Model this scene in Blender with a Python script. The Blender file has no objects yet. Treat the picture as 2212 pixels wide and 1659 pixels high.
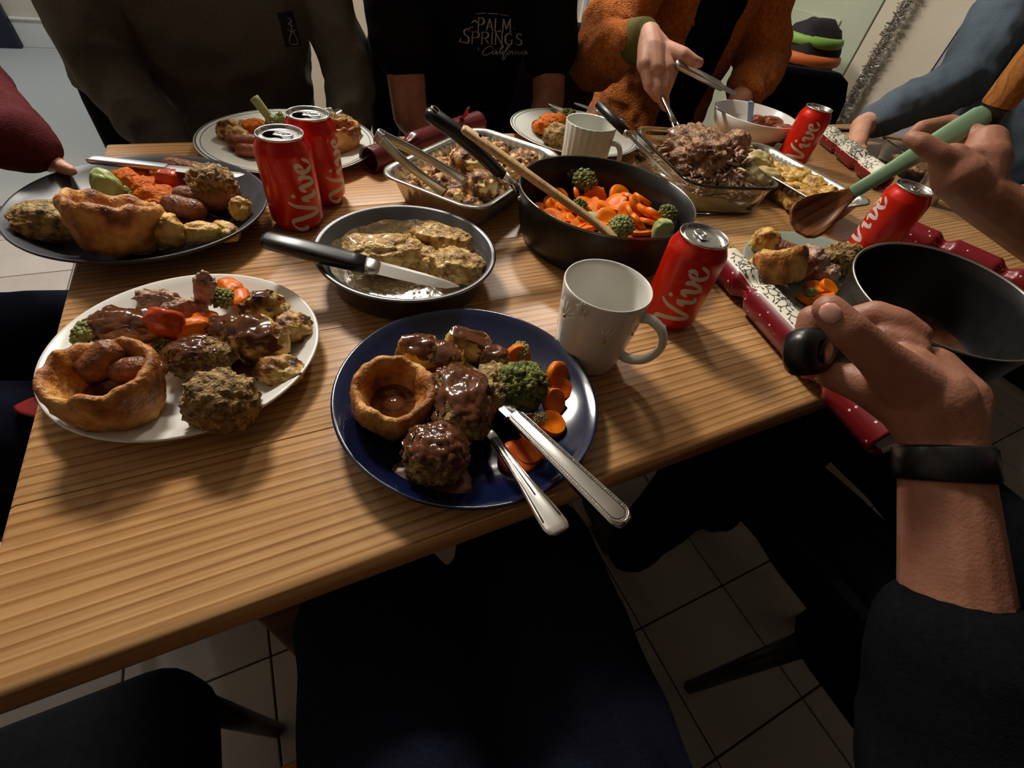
import bpy, bmesh, math, random
from mathutils import Vector as V, Matrix, noise, Quaternion
from mathutils.bvhtree import BVHTree

# ------------------------------------------------------------------ camera, world, lights, exposure
scene = bpy.context.scene
COL = scene.collection
T = 0.75                                   # height of the table top
F_PX = 992.13
CAM = V((0.20699, -0.14558, 1.09302))
CR = V((0.9032057, -0.41085328, 0.12417341))
CD = V((-0.2247748, -0.69924135, -0.67862937))
CF = V((0.36564429, 0.58503087, -0.72390824))
cd = bpy.data.cameras.new('camera'); cam = bpy.data.objects.new('camera', cd); COL.objects.link(cam)
cam.matrix_world = Matrix(((CR.x, -CD.x, -CF.x, CAM.x), (CR.y, -CD.y, -CF.y, CAM.y), (CR.z, -CD.z, -CF.z, CAM.z), (0, 0, 0, 1)))
cd.sensor_fit = 'HORIZONTAL'; cd.sensor_width = 36; cd.lens = 36 * F_PX / 2212; cd.clip_start = 0.02
scene.camera = cam
w = bpy.data.worlds.new('night'); scene.world = w; w.use_nodes = True
w.node_tree.nodes['Background'].inputs[0].default_value = (0.9, 0.95, 1.0, 1)
w.node_tree.nodes['Background'].inputs[1].default_value = 0.004
def area(name, loc, size, watts, col, aim=None):
    l = bpy.data.lights.new(name, 'AREA'); l.shape = 'DISK'; l.size = size; l.energy = watts; l.color = col
    o = bpy.data.objects.new(name, l); COL.objects.link(o); o.location = loc
    if aim: o.rotation_euler = (V(aim) - V(loc)).to_track_quat('-Z', 'Y').to_euler()
    return o
area('kitchen_lamp_light', (0.25, 1.64, 2.28), 0.44, 68, (1.0, 0.945, 0.86), (0.4, 0.3, 0.75))
area('second_lamp_light', (1.25, 1.85, 2.34), 0.26, 18, (1.0, 0.945, 0.86))
area('hall_lamp_light', (-0.9, 3.6, 2.34), 0.4, 22, (0.86, 0.93, 1.0))
vs = scene.view_settings
vs.view_transform = 'Standard'; vs.look = 'None'; vs.gamma = 1; vs.use_curve_mapping = False; vs.exposure = 0.0

# ------------------------------------------------------------------ helpers
R = math.radians
rnd = random.Random(11)
def ray(x, y): return CR * ((x - 1106) / F_PX) + CD * ((y - 829.5) / F_PX) + CF
def pz(x, y, zt=0.0):                      # the point seen at a pixel, at a height above the table top
    d = ray(x, y); return CAM + d * ((T + zt - CAM.z) / d.z)
def pv(x, y, v):
    d = ray(x, y); return CAM + d * ((v - CAM.y) / d.y)
def pd(x, y, depth): return CAM + ray(x, y) * depth
def mpp(p): return (p - CAM).dot(CF) / F_PX    # metres for a pixel there
def lin(c):
    f = lambda x: x / 12.92 if x <= 0.04045 else ((x + 0.055) / 1.055) ** 2.4
    return (f(c[0] / 255), f(c[1] / 255), f(c[2] / 255), 1)
MATS = {}
def mat(name, cols, scale=20, rough=0.5, metal=0.0, bump=0.0, bscale=None, coat=0.0, sss=0.0, stretch=(1, 1, 1), trans=0.0, ior=1.45, lo=0.35, hi=0.65, emit=0.0, rand=False, detail=5, rvar=0.0, sheen=0.0, dist=0.0, bd=0.002, spec=0.5):
    m = bpy.data.materials.new(name); m.use_nodes = True; MATS[name] = m
    nt = m.node_tree; N = nt.nodes; L = nt.links; b = N['Principled BSDF']
    b.inputs['Roughness'].default_value = rough; b.inputs['Metallic'].default_value = metal
    b.inputs['Coat Weight'].default_value = coat; b.inputs['Coat Roughness'].default_value = 0.08
    b.inputs['Specular IOR Level'].default_value = spec; b.inputs['IOR'].default_value = ior; b.inputs['Transmission Weight'].default_value = trans
    if sss: b.inputs['Subsurface Weight'].default_value = sss; b.inputs['Subsurface Radius'].default_value = (0.008, 0.003, 0.0015); b.inputs['Subsurface Scale'].default_value = 0.6
    if sheen: b.inputs['Sheen Weight'].default_value = sheen
    cols = [lin(c) for c in cols]
    tc = N.new('ShaderNodeTexCoord'); mp = N.new('ShaderNodeMapping'); mp.inputs['Scale'].default_value = stretch
    L.new(tc.outputs['Object'], mp.inputs['Vector'])
    if rand:
        oi = N.new('ShaderNodeObjectInfo'); mu = N.new('ShaderNodeMath'); mu.operation = 'MULTIPLY'; mu.inputs[1].default_value = 7.0
        L.new(oi.outputs['Random'], mu.inputs[0]); L.new(mu.outputs[0], mp.inputs['Location'])
    if len(cols) > 1:
        tx = N.new('ShaderNodeTexNoise'); tx.inputs['Scale'].default_value = scale; tx.inputs['Detail'].default_value = detail; tx.inputs['Distortion'].default_value = dist
        L.new(mp.outputs[0], tx.inputs['Vector'])
        rp = N.new('ShaderNodeValToRGB'); L.new(tx.outputs['Fac'], rp.inputs['Fac']); el = rp.color_ramp.elements
        for i, c in enumerate(cols):
            p = lo + (hi - lo) * i / (len(cols) - 1)
            if i == 0: el[0].position = p; el[0].color = c
            elif i == len(cols) - 1: el[len(el) - 1].position = p; el[len(el) - 1].color = c
            else:
                e = el.new(p); e.color = c
        L.new(rp.outputs['Color'], b.inputs['Base Color'])
        if emit: L.new(rp.outputs['Color'], b.inputs['Emission Color'])
        if rvar:
            mr = N.new('ShaderNodeMapRange'); mr.inputs['To Min'].default_value = rough - rvar; mr.inputs['To Max'].default_value = rough + rvar
            L.new(tx.outputs['Fac'], mr.inputs['Value']); L.new(mr.outputs[0], b.inputs['Roughness'])
    else:
        b.inputs['Base Color'].default_value = cols[0]; b.inputs['Emission Color'].default_value = cols[0]
    b.inputs['Emission Strength'].default_value = emit
    if bump:
        t2 = N.new('ShaderNodeTexNoise'); t2.inputs['Scale'].default_value = bscale or scale; t2.inputs['Detail'].default_value = 4
        L.new(mp.outputs[0], t2.inputs['Vector'])
        bp = N.new('ShaderNodeBump'); bp.inputs['Strength'].default_value = min(1, bump); bp.inputs['Distance'].default_value = bd
        L.new(t2.outputs['Fac'], bp.inputs['Height']); L.new(bp.outputs[0], b.inputs['Normal'])
    return m

# geometry: every builder gives (verts, faces)
def merge(*parts):
    vs_, fs = [], []
    for v, f in parts:
        o = len(vs_); vs_ += [V(p) for p in v]; fs += [tuple(i + o for i in q) for q in f]
    return vs_, fs
def xf(vf, mtx): return [mtx @ V(p) for p in vf[0]], vf[1]
def move(vf, d): return [V(p) + V(d) for p in vf[0]], vf[1]
def loft(loops, cap0=True, cap1=True, closed=True):
    n = len(loops[0]); vs_ = [V(p) for l in loops for p in l]; fs = []
    for i in range(len(loops) - 1):
        for j in range(n if closed else n - 1):
            k = (j + 1) % n; fs.append((i * n + j, i * n + k, (i + 1) * n + k, (i + 1) * n + j))
    if cap0: fs.append(tuple(range(n - 1, -1, -1)))
    if cap1: fs.append(tuple(range((len(loops) - 1) * n, len(loops) * n)))
    return vs_, fs
def lathe(prof, n=48, rf=None, wob=None):
    loops, poles = [], []
    vs_, fs = [], []; prev = None
    for r, z in prof:
        if r < 1e-6: idx = [len(vs_)]; vs_.append(V((0, 0, z)))
        else:
            idx = []
            for j in range(n):
                a = 2 * math.pi * j / n; rr = r * (rf(a, z) if rf else 1); zz = z + (wob(a, r) if wob else 0)
                idx.append(len(vs_)); vs_.append(V((rr * math.cos(a), rr * math.sin(a), zz)))
        if prev:
            for j in range(n):
                k = (j + 1) % n
                if len(prev) == 1 and len(idx) == 1: break
                if len(prev) == 1: fs.append((prev[0], idx[j], idx[k]))
                elif len(idx) == 1: fs.append((prev[j], prev[k], idx[0]))
                else: fs.append((prev[j], prev[k], idx[k], idx[j]))
        prev = idx
    return vs_, fs
def frames(path):
    ts = []
    for i in range(len(path)):
        a = path[max(0, i - 1)]; b = path[min(len(path) - 1, i + 1)]; ts.append((b - a).normalized())
    return ts
def tube(path, rad, n=12, up=None, caps=True, power=1.0):
    path = [V(p) for p in path]; ts = frames(path); loops = []
    u = V(up) if up else (V((0, 0, 1)) if abs(ts[0].z) < 0.9 else V((1, 0, 0)))
    for i, (p, t) in enumerate(zip(path, ts)):
        u = (u - t * u.dot(t)).normalized(); s = t.cross(u)
        r = rad[i] if isinstance(rad, list) else rad
        rx, ry = (r if isinstance(r, (list, tuple)) else (r, r))
        lp = []
        for j in range(n):
            a = 2 * math.pi * j / n; c, s_ = math.cos(a), math.sin(a)
            if power != 1: c = math.copysign(abs(c) ** power, c); s_ = math.copysign(abs(s_) ** power, s_)
            lp.append(p + s * (rx * c) + u * (ry * s_))
        loops.append(lp)
    return loft(loops, caps, caps)
def spline(pts, n=6):
    pts = [V(p) for p in pts]; out = []
    for i in range(len(pts) - 1):
        p0 = pts[max(0, i - 1)]; p1 = pts[i]; p2 = pts[i + 1]; p3 = pts[min(len(pts) - 1, i + 2)]
        for k in range(n):
            t = k / n
            out.append(0.5 * ((2 * p1) + (p2 - p0) * t + (2 * p0 - 5 * p1 + 4 * p2 - p3) * t * t + (3 * p1 - p0 - 3 * p2 + p3) * t ** 3))
    return out + [pts[-1]]
def lerps(vals, n):                         # the same spacing for radii
    out = []
    for i in range(len(vals) - 1):
        a, b = vals[i], vals[i + 1]
        for k in range(n):
            t = k / n
            out.append(tuple(x + (y - x) * t for x, y in zip(a, b)) if isinstance(a, tuple) else a + (b - a) * t)
    return out + [vals[-1]]
def capsule(p0, r0, p1, r1, n=12, k=4):
    p0, p1 = V(p0), V(p1); t = p1 - p0
    if t.length < 1e-6: t = V((0, 0, 1e-4))
    t.normalize(); path, rad = [], []
    for i in range(k):
        a = math.pi / 2 * (1 - i / k); path.append(p0 - t * (r0 * math.sin(a))); rad.append(max(r0 * math.cos(a), r0 * 0.05))
    path += [p0, p1]; rad += [r0, r1]
    for i in range(1, k + 1):
        a = math.pi / 2 * i / k; path.append(p1 + t * (r1 * math.sin(a))); rad.append(max(r1 * math.cos(a), r1 * 0.05))
    return tube(path, rad, n)
ICO = {}
def ico(sub):
    if sub not in ICO:
        bm = bmesh.new(); bmesh.ops.create_icosphere(bm, subdivisions=sub, radius=1)
        ICO[sub] = ([v.co.copy() for v in bm.verts], [tuple(v.index for v in f.verts) for f in bm.faces]); bm.free()
    return ICO[sub]
def ell(c, r, rot=None, sub=3):
    m = Matrix.Translation(V(c)) @ (rot.to_4x4() if rot else Matrix()) @ Matrix.Diagonal((r[0], r[1], r[2], 1)); return xf(ico(sub), m)
def fbm(p, o=3):
    s, a = 0.0, 1.0
    for i in range(o): s += a * noise.noise(p * (2 ** i)); a *= 0.5
    return s
def blobgeo(size, amp=0.15, freq=2.0, sub=4, seed=0, sq=1.0, flat=0.0, oct=3, clump=0.0, crumb=None):
    o = V((seed * 3.17, seed * 1.31, -seed * 2.23)); vs_ = []
    for p in ico(sub)[0]:
        q = V([math.copysign(abs(c) ** sq, c) for c in p])
        d = 1 + amp * fbm(p * freq + o, oct)
        if clump:
            d += clump * (0.5 - min(1, noise.voronoi(p * freq * 1.7 + o)[0][0] * 1.6))
        if crumb:
            d += crumb[0] * (0.55 - min(1.0, noise.voronoi(p * crumb[1] + o)[0][0] * 1.5)) + crumb[0] * 0.6 * noise.noise(p * crumb[1] * 2.1 + o)
        q = q * d
        if flat and q.z < -flat: q.z = -flat + (q.z + flat) * 0.15
        vs_.append(V((q.x * size[0], q.y * size[1], q.z * size[2])))
    return vs_, ico(sub)[1]
def boxgeo(c, s, bev=0.0, seg=2):
    bm = bmesh.new(); bmesh.ops.create_cube(bm, size=1)
    for v in bm.verts: v.co = V((v.co.x * s[0], v.co.y * s[1], v.co.z * s[2]))
    if bev: bmesh.ops.bevel(bm, geom=bm.edges[:], offset=bev, segments=seg, profile=0.6, affect='EDGES')
    bm.verts.index_update(); r = ([v.co + V(c) for v in bm.verts], [tuple(v.index for v in f.verts) for f in bm.faces]); bm.free(); return r
def rrect(w, d, rad, z, n=6, rip=0.0, ripn=0):
    pts = []
    for cx, cy, a0 in ((w / 2 - rad, d / 2 - rad, 0), (-w / 2 + rad, d / 2 - rad, 90), (-w / 2 + rad, -d / 2 + rad, 180), (w / 2 - rad, -d / 2 + rad, 270)):
        for i in range(n + 1):
            a = R(a0 + 90 * i / n); pts.append(V((cx + rad * math.cos(a), cy + rad * math.sin(a), z)))
    return pts
def resample(loop, n):
    L = [0]
    for i in range(len(loop)): L.append(L[-1] + (loop[(i + 1) % len(loop)] - loop[i]).length)
    out = []; k = 0
    for j in range(n):
        s = L[-1] * j / n
        while L[k + 1] < s: k += 1
        t = (s - L[k]) / max(1e-9, L[k + 1] - L[k]); out.append(loop[k].lerp(loop[(k + 1) % len(loop)], t))
    return out

def mesh(name, vf, m, parent=None, smooth=True, loc=None, rot=None, label=None, ang=None):
    me = bpy.data.meshes.new(name); me.from_pydata([tuple(p) for p in vf[0]], [], vf[1]); me.validate(); me.update()
    if smooth:
        me.polygons.foreach_set('use_smooth', [True] * len(me.polygons))
        if ang is not None: me.set_sharp_from_angle(angle=R(ang))
    ms = m if isinstance(m, list) else [m]
    for q in ms: me.materials.append(MATS[q] if isinstance(q, str) else q)
    o = bpy.data.objects.new(name, me); COL.objects.link(o)
    if parent: o.parent = parent
    if loc is not None: o.location = loc
    if rot is not None: o.rotation_euler = rot
    if label: o['label'] = label
    return o
def tag(o, label, cat, group=None):
    o['label'] = label; o['category'] = cat
    if group: o['group'] = group
    return o
def thing(name, label, cat, loc=(0, 0, 0), rot=(0, 0, 0), group=None):
    o = bpy.data.objects.new(name, None); COL.objects.link(o); o.location = loc; o.rotation_euler = rot; o.empty_display_size = 0.02
    return tag(o, label, cat, group)
def struct(name, vf, m, smooth=False, parent=None):
    o = mesh(name, vf, m, parent, smooth)
    if not parent: o['kind'] = 'structure'
    return o
def dup(o, loc=None, rot=None, label=None, parent=None):
    c = o.copy(); COL.objects.link(c)
    if parent: c.parent = parent
    if loc is not None: c.location = loc
    if rot is not None: c.rotation_euler = rot
    if label: c['label'] = label
    for ch in list(o.children): dup(ch, parent=c)
    return c
CAMROT = math.atan2(CR.y, CR.x)
def remesh(vf, vox, smooth_it=4, fold=None):
    me = bpy.data.meshes.new('t'); me.from_pydata([tuple(p) for p in vf[0]], [], vf[1]); me.update()
    o = bpy.data.objects.new('t', me); COL.objects.link(o)
    md = o.modifiers.new('r', 'REMESH'); md.mode = 'VOXEL'; md.voxel_size = vox
    if smooth_it:
        sm = o.modifiers.new('s', 'SMOOTH'); sm.factor = 0.5; sm.iterations = smooth_it
    dg = bpy.context.evaluated_depsgraph_get(); e = o.evaluated_get(dg); m2 = bpy.data.meshes.new_from_object(e)
    if fold: out = [v.co + v.normal * fold(v.co) for v in m2.vertices]
    else: out = [v.co.copy() for v in m2.vertices]
    fs = [tuple(p.vertices) for p in m2.polygons]
    bpy.data.objects.remove(o); bpy.data.meshes.remove(me); bpy.data.meshes.remove(m2)
    return out, fs
def ribbon(strokes, mapf, wmin, wmax, pen=R(35), n=7):
    vs_, fs = [], []
    for st in strokes:
        pts = spline([V((p[0], p[1], 0)) for p in st], n); ts = frames(pts); o = len(vs_)
        for i, (p, t) in enumerate(zip(pts, ts)):
            a = math.atan2(t.y, t.x); wd = wmin + (wmax - wmin) * abs(math.sin(a - pen))
            e = min(1, 0.45 + 0.55 * min(i, len(pts) - 1 - i) / 4); nn = V((-t.y, t.x, 0)) * (wd * e / 2)
            for q in (p + nn, p - nn): vs_.append(mapf(q.x, q.y))
            if i: fs.append((o + 2 * i - 2, o + 2 * i - 1, o + 2 * i + 1, o + 2 * i))
    return vs_, fs

# ------------------------------------------------------------------ materials
mat('plaster', [(196, 186, 168), (203, 193, 176)], 6, 0.85, bump=0.15, bscale=220)
mat('sage_paint', [(168, 176, 156), (176, 184, 164)], 5, 0.6, bump=0.1, bscale=200)
mat('white_gloss', [(212, 212, 208)], rough=0.35)
mat('grey_gloss', [(150, 152, 160)], rough=0.4)
mat('navy_trim', [(30, 34, 52)], rough=0.4)
mat('ceiling_paint', [(205, 202, 196)], rough=0.9)
mat('tile', [(176, 166, 160), (190, 181, 174)], 7, 0.35, bump=0.1, bscale=60, rand=True)
mat('grout', [(84, 74, 70)], rough=0.9)
mat('carpet', [(150, 152, 150), (176, 178, 174)], 260, 0.95, bump=0.5, bscale=500)
mat('black_glass', [(6, 7, 10)], rough=0.05)
def wood(name, light, dark, freq=75, rough=0.35, axis=1, dist=3.0, along=0.035):
    m = mat(name, [light], rough=rough); nt = m.node_tree; N = nt.nodes; L = nt.links; b = N['Principled BSDF']
    tc = N.new('ShaderNodeTexCoord'); oi = N.new('ShaderNodeObjectInfo')
    ad = N.new('ShaderNodeVectorMath'); ad.operation = 'ADD'; sc = N.new('ShaderNodeVectorMath'); sc.operation = 'SCALE'
    cb = N.new('ShaderNodeCombineXYZ')
    for i in (0, 1, 2): L.new(oi.outputs['Random'], cb.inputs[i])
    L.new(cb.outputs[0], sc.inputs[0]); sc.inputs['Scale'].default_value = 5.3
    L.new(tc.outputs['Object'], ad.inputs[0]); L.new(sc.outputs[0], ad.inputs[1])
    mp = N.new('ShaderNodeMapping'); s = [1, 1, 1]; s[axis - 1 if axis else 1] = along * 10
    st = [1.0, 1.0, 1.0]; st[0 if axis == 1 else 1] = along * 2
    mp.inputs['Scale'].default_value = st
    L.new(ad.outputs[0], mp.inputs['Vector'])
    # slow wander of the rings, then narrow late-wood lines
    nz = N.new('ShaderNodeTexNoise'); nz.inputs['Scale'].default_value = 7; nz.inputs['Detail'].default_value = 3; L.new(mp.outputs[0], nz.inputs['Vector'])
    mu = N.new('ShaderNodeMath'); mu.operation = 'MULTIPLY'; mu.inputs[1].default_value = dist * 2.2; L.new(nz.outputs['Fac'], mu.inputs[0])
    sx = N.new('ShaderNodeSeparateXYZ'); L.new(ad.outputs[0], sx.inputs[0])
    m2 = N.new('ShaderNodeMath'); m2.operation = 'MULTIPLY'; m2.inputs[1].default_value = freq; L.new(sx.outputs[axis], m2.inputs[0])
    a2 = N.new('ShaderNodeMath'); a2.operation = 'ADD'; L.new(m2.outputs[0], a2.inputs[0]); L.new(mu.outputs[0], a2.inputs[1])
    fr = N.new('ShaderNodeMath'); fr.operation = 'FRACT'; L.new(a2.outputs[0], fr.inputs[0])
    rp = N.new('ShaderNodeValToRGB'); el = rp.color_ramp.elements; el[0].position = 0.0; el[0].color = lin(light)
    e = el.new(0.55); e.color = lin(tuple(l * 0.75 + d * 0.25 for l, d in zip(light, dark))); e = el.new(0.86); e.color = lin(dark); el[len(el) - 1].position = 1.0; el[len(el) - 1].color = lin(light)
    L.new(fr.outputs[0], rp.inputs['Fac'])
    # fine fibre streaks
    mp2 = N.new('ShaderNodeMapping'); s2 = [300, 300, 300]; s2[0 if axis == 1 else 1] = 6; mp2.inputs['Scale'].default_value = s2; L.new(ad.outputs[0], mp2.inputs['Vector'])
    n2 = N.new('ShaderNodeTexNoise'); n2.inputs['Scale'].default_value = 1; n2.inputs['Detail'].default_value = 3; L.new(mp2.outputs[0], n2.inputs['Vector'])
    r2 = N.new('ShaderNodeValToRGB'); r2.color_ramp.elements[0].position = 0.3; r2.color_ramp.elements[0].color = (0.72, 0.68, 0.62, 1); r2.color_ramp.elements[1].position = 0.62; r2.color_ramp.elements[1].color = (1, 1, 1, 1)
    L.new(n2.outputs['Fac'], r2.inputs['Fac'])
    n3 = N.new('ShaderNodeTexNoise'); n3.inputs['Scale'].default_value = 5; n3.inputs['Detail'].default_value = 2; L.new(ad.outputs[0], n3.inputs['Vector'])
    r3 = N.new('ShaderNodeValToRGB'); r3.color_ramp.elements[0].position = 0.35; r3.color_ramp.elements[0].color = (0.86, 0.8, 0.74, 1); r3.color_ramp.elements[1].position = 0.65; r3.color_ramp.elements[1].color = (1, 1, 1, 1); L.new(n3.outputs['Fac'], r3.inputs['Fac'])
    mx = N.new('ShaderNodeMix'); mx.data_type = 'RGBA'; mx.blend_type = 'MULTIPLY'; mx.inputs[0].default_value = 1
    L.new(rp.outputs[0], mx.inputs[6]); L.new(r2.outputs[0], mx.inputs[7])
    mx2 = N.new('ShaderNodeMix'); mx2.data_type = 'RGBA'; mx2.blend_type = 'MULTIPLY'; mx2.inputs[0].default_value = 1
    L.new(mx.outputs[2], mx2.inputs[6]); L.new(r3.outputs[0], mx2.inputs[7]); L.new(mx2.outputs[2], b.inputs['Base Color'])
    bp = N.new('ShaderNodeBump'); bp.inputs['Strength'].default_value = 0.12; bp.inputs['Distance'].default_value = 0.001; L.new(n2.outputs['Fac'], bp.inputs['Height']); L.new(bp.outputs[0], b.inputs['Normal'])
    return m
wood('pine', (212, 168, 116), (162, 112, 62), 112, 0.34, dist=2.2)
wood('dark_pine', (150, 92, 50), (96, 52, 26), 62, 0.45)
wood('beech', (226, 190, 142), (200, 158, 110), 90, 0.5, axis=2)
wood('tan_wood', (188, 128, 66), (150, 92, 44), 60, 0.4)
mat('blue_glaze', [(9, 17, 44), (13, 24, 58)], 8, 0.13, coat=0.5)
mat('white_glaze', [(222, 219, 211)], rough=0.22, coat=0.3)
mat('stone_glaze', [(214, 216, 206)], rough=0.2, coat=0.3)
mat('sage_glaze', [(150, 160, 150)], rough=0.25, coat=0.3)
mat('black_glaze', [(48, 48, 53), (56, 56, 62)], 40, 0.40)
mat('grey_band', [(70, 74, 80)], rough=0.3)
mat('can_red', [(198, 26, 5)], rough=0.32, metal=0.2, coat=0.25)
mat('aluminium', [(205, 205, 205)], rough=0.25, metal=1.0)
mat('can_silver_ink', [(206, 196, 190)], rough=0.4, metal=0.1)
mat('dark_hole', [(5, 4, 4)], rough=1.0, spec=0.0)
mat('steel', [(214, 212, 208)], rough=0.16, metal=1.0)
mat('steel_dull', [(190, 188, 184)], rough=0.33, metal=1.0)
mat('foil', [(222, 221, 214)], rough=0.36, metal=1.0, bump=1.0, bscale=70, bd=0.004)
mat('foil_tray', [(200, 198, 192)], rough=0.27, metal=1.0, bump=0.2, bscale=90)
mat('tin_grey', [(112, 112, 114), (124, 124, 126)], 30, 0.36, metal=1.0)
mat('nonstick', [(20, 19, 19), (26, 25, 24)], 80, 0.38)
mat('pan_rim', [(120, 118, 116)], rough=0.25, metal=1.0)
mat('black_plastic', [(20, 20, 22)], rough=0.33)
mat('daisy_white', [(228, 226, 220)], rough=0.3)
mat('daisy_yellow', [(196, 160, 84)], rough=0.5)
mat('glass', [(245, 250, 248)], rough=0.0, trans=1.0, ior=1.47)
mat('clear_plastic', [(240, 244, 244)], rough=0.06, trans=1.0, ior=1.2)
mat('blue_plastic', [(122, 150, 190)], rough=0.35)
mat('sage_silicone', [(128, 158, 124)], rough=0.45)
mat('tinsel_silver', [(225, 225, 225)], rough=0.12, metal=1.0)
# food
mat('yorkshire', [(104, 54, 18), (176, 110, 46), (212, 156, 82)], 42, 0.5, bump=0.9, bscale=150, lo=0.34, hi=0.62, bd=0.004)
mat('gravy', [(78, 42, 22), (104, 58, 32)], 60, 0.16, coat=0.4)
mat('juices', [(84, 62, 26), (110, 84, 38)], 30, 0.1, coat=0.5)
mat('stuffing', [(96, 70, 34), (152, 118, 66), (194, 160, 104)], 190, 0.65, bump=1.0, bscale=300, bd=0.006)
mat('herb_crust', [(88, 68, 28), (156, 126, 70), (198, 168, 106)], 120, 0.55, bump=1.0, bscale=240, bd=0.005)
mat('herb_chicken', [(122, 84, 36), (194, 152, 84), (230, 194, 120)], 90, 0.4, bump=1.0, bscale=190, coat=0.15, bd=0.005)
mat('potato', [(134, 82, 26), (204, 160, 78), (222, 190, 112)], 45, 0.42, bump=0.8, bscale=150, lo=0.38, hi=0.6, bd=0.004)
mat('potato_char', [(44, 26, 14), (146, 88, 34), (216, 182, 110)], 48, 0.42, bump=0.8, bscale=150, lo=0.38, hi=0.56, bd=0.004)
mat('carrot', [(208, 92, 2), (230, 122, 8)], 60, 0.36, bump=0.3, bscale=140, spec=0.25)
mat('carrot_red', [(180, 68, 6), (206, 92, 16)], 60, 0.3, bump=0.3, bscale=140)
mat('carrot_mash', [(186, 82, 2), (220, 116, 8)], 120, 0.5, bump=1.0, bscale=200, bd=0.005, spec=0.2)
mat('broccoli_crown', [(54, 66, 16), (104, 112, 36), (158, 156, 72)], 160, 0.55, bump=1.0, bscale=420, bd=0.004)
mat('broccoli_pale', [(96, 104, 46), (160, 160, 92)], 110, 0.5, bump=0.8, bscale=320, bd=0.004)
mat('broccoli_stem', [(142, 158, 86), (176, 184, 120)], 30, 0.45)
mat('cauliflower', [(84, 46, 18), (170, 104, 40), (222, 194, 122), (230, 206, 140)], 55, 0.5, bump=0.9, bscale=190, lo=0.43, hi=0.66, bd=0.004)
mat('cauliflower_pale', [(200, 190, 130), (226, 218, 172)], 50, 0.5, bump=0.5, bscale=170)
mat('lamb', [(128, 92, 74), (178, 142, 120), (206, 174, 150)], 90, 0.5, bump=1.0, bscale=190, stretch=(1, 0.25, 1), bd=0.005)
mat('lamb_dark', [(86, 54, 32), (150, 108, 76), (190, 150, 114)], 70, 0.45, bump=1.0, bscale=170, coat=0.1, bd=0.006)
mat('sausage', [(96, 50, 24), (148, 88, 50)], 70, 0.38, bump=0.9, bscale=160, coat=0.1, bd=0.004)
mat('bacon', [(104, 46, 24), (158, 92, 58)], 40, 0.4, bump=0.5, bscale=120)
mat('fat', [(180, 160, 104), (206, 188, 136)], 40, 0.35, bump=0.5, bscale=110)
mat('tomato', [(164, 50, 18), (192, 74, 30)], 40, 0.25)
# cloth and skin
mat('skin', [(196, 142, 118), (210, 158, 134)], 40, 0.5, bump=0.25, bscale=420, sss=0.25)
mat('skin_warm', [(150, 98, 76), (166, 114, 92)], 40, 0.5, bump=0.25, bscale=420, sss=0.25)
mat('nail', [(214, 160, 146)], rough=0.25, sss=0.2)
mat('grey_sweat', [(84, 82, 74), (94, 92, 84)], 300, 0.9, bump=0.4, bscale=700, spec=0.1)
mat('black_cotton', [(15, 15, 17), (20, 20, 22)], 300, 0.95, bump=0.3, bscale=700, spec=0.04)
mat('navy_denim', [(18, 20, 32), (25, 28, 42)], 500, 0.9, bump=0.4, bscale=900, spec=0.06)
mat('maroon_knit', [(76, 28, 30), (92, 38, 40)], 300, 0.9, bump=0.6, bscale=500, spec=0.1)
mat('orange_fleece', [(158, 80, 26), (196, 112, 44)], 120, 0.95, bump=1.0, bscale=240, sheen=0.1, bd=0.008, spec=0.1)
mat('low_bounce_dark', [(46, 44, 46)], rough=0.9)
mat('olive_rib', [(84, 76, 24), (100, 90, 34)], 200, 0.9, bump=0.5, bscale=400)
mat('blue_denim', [(76, 88, 100), (92, 104, 114)], 400, 0.85, bump=0.4, bscale=800, spec=0.1)
mat('trouser_dark', [(16, 16, 19), (22, 22, 25)], 300, 0.95, spec=0.04)
mat('hair_brown', [(46, 30, 20), (64, 42, 28)], 90, 0.6, stretch=(1, 1, 0.2))
mat('shoe', [(24, 22, 22)], rough=0.6)
mat('print_grey', [(176, 172, 172)], rough=0.8)
mat('patch_dark', [(22, 18, 26)], rough=0.8)
mat('upholstery', [(14, 14, 17), (20, 20, 24)], 200, 0.8, bump=0.3, bscale=500, spec=0.08)
# crackers
def cracker_red(name, base, glit):
    m = mat(name, [base], rough=0.38, coat=0.25); nt = m.node_tree; N = nt.nodes; L = nt.links; b = N['Principled BSDF']
    tc = N.new('ShaderNodeTexCoord'); vo = N.new('ShaderNodeTexVoronoi'); vo.inputs['Scale'].default_value = 95; L.new(tc.outputs['Object'], vo.inputs['Vector'])
    rp = N.new('ShaderNodeValToRGB'); rp.color_ramp.elements[0].position = 0.11; rp.color_ramp.elements[0].color = lin(glit); rp.color_ramp.elements[1].position = 0.145; rp.color_ramp.elements[1].color = lin(base)
    L.new(vo.outputs['Distance'], rp.inputs['Fac']); L.new(rp.outputs[0], b.inputs['Base Color'])
cracker_red('cracker_red', (118, 14, 26), (236, 224, 210))
cracker_red('cracker_maroon', (88, 12, 24), (128, 40, 50))
mat('cracker_cream', [(222, 216, 196)], rough=0.5)
mat('cracker_ink', [(52, 54, 48)], rough=0.6)
mat('red_paper', [(168, 30, 34)], rough=0.5)
mat('lamp_glow', [(255, 226, 184)], emit=6.0)
mat('hall_glow', [(226, 238, 255)], emit=5.0)

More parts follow.
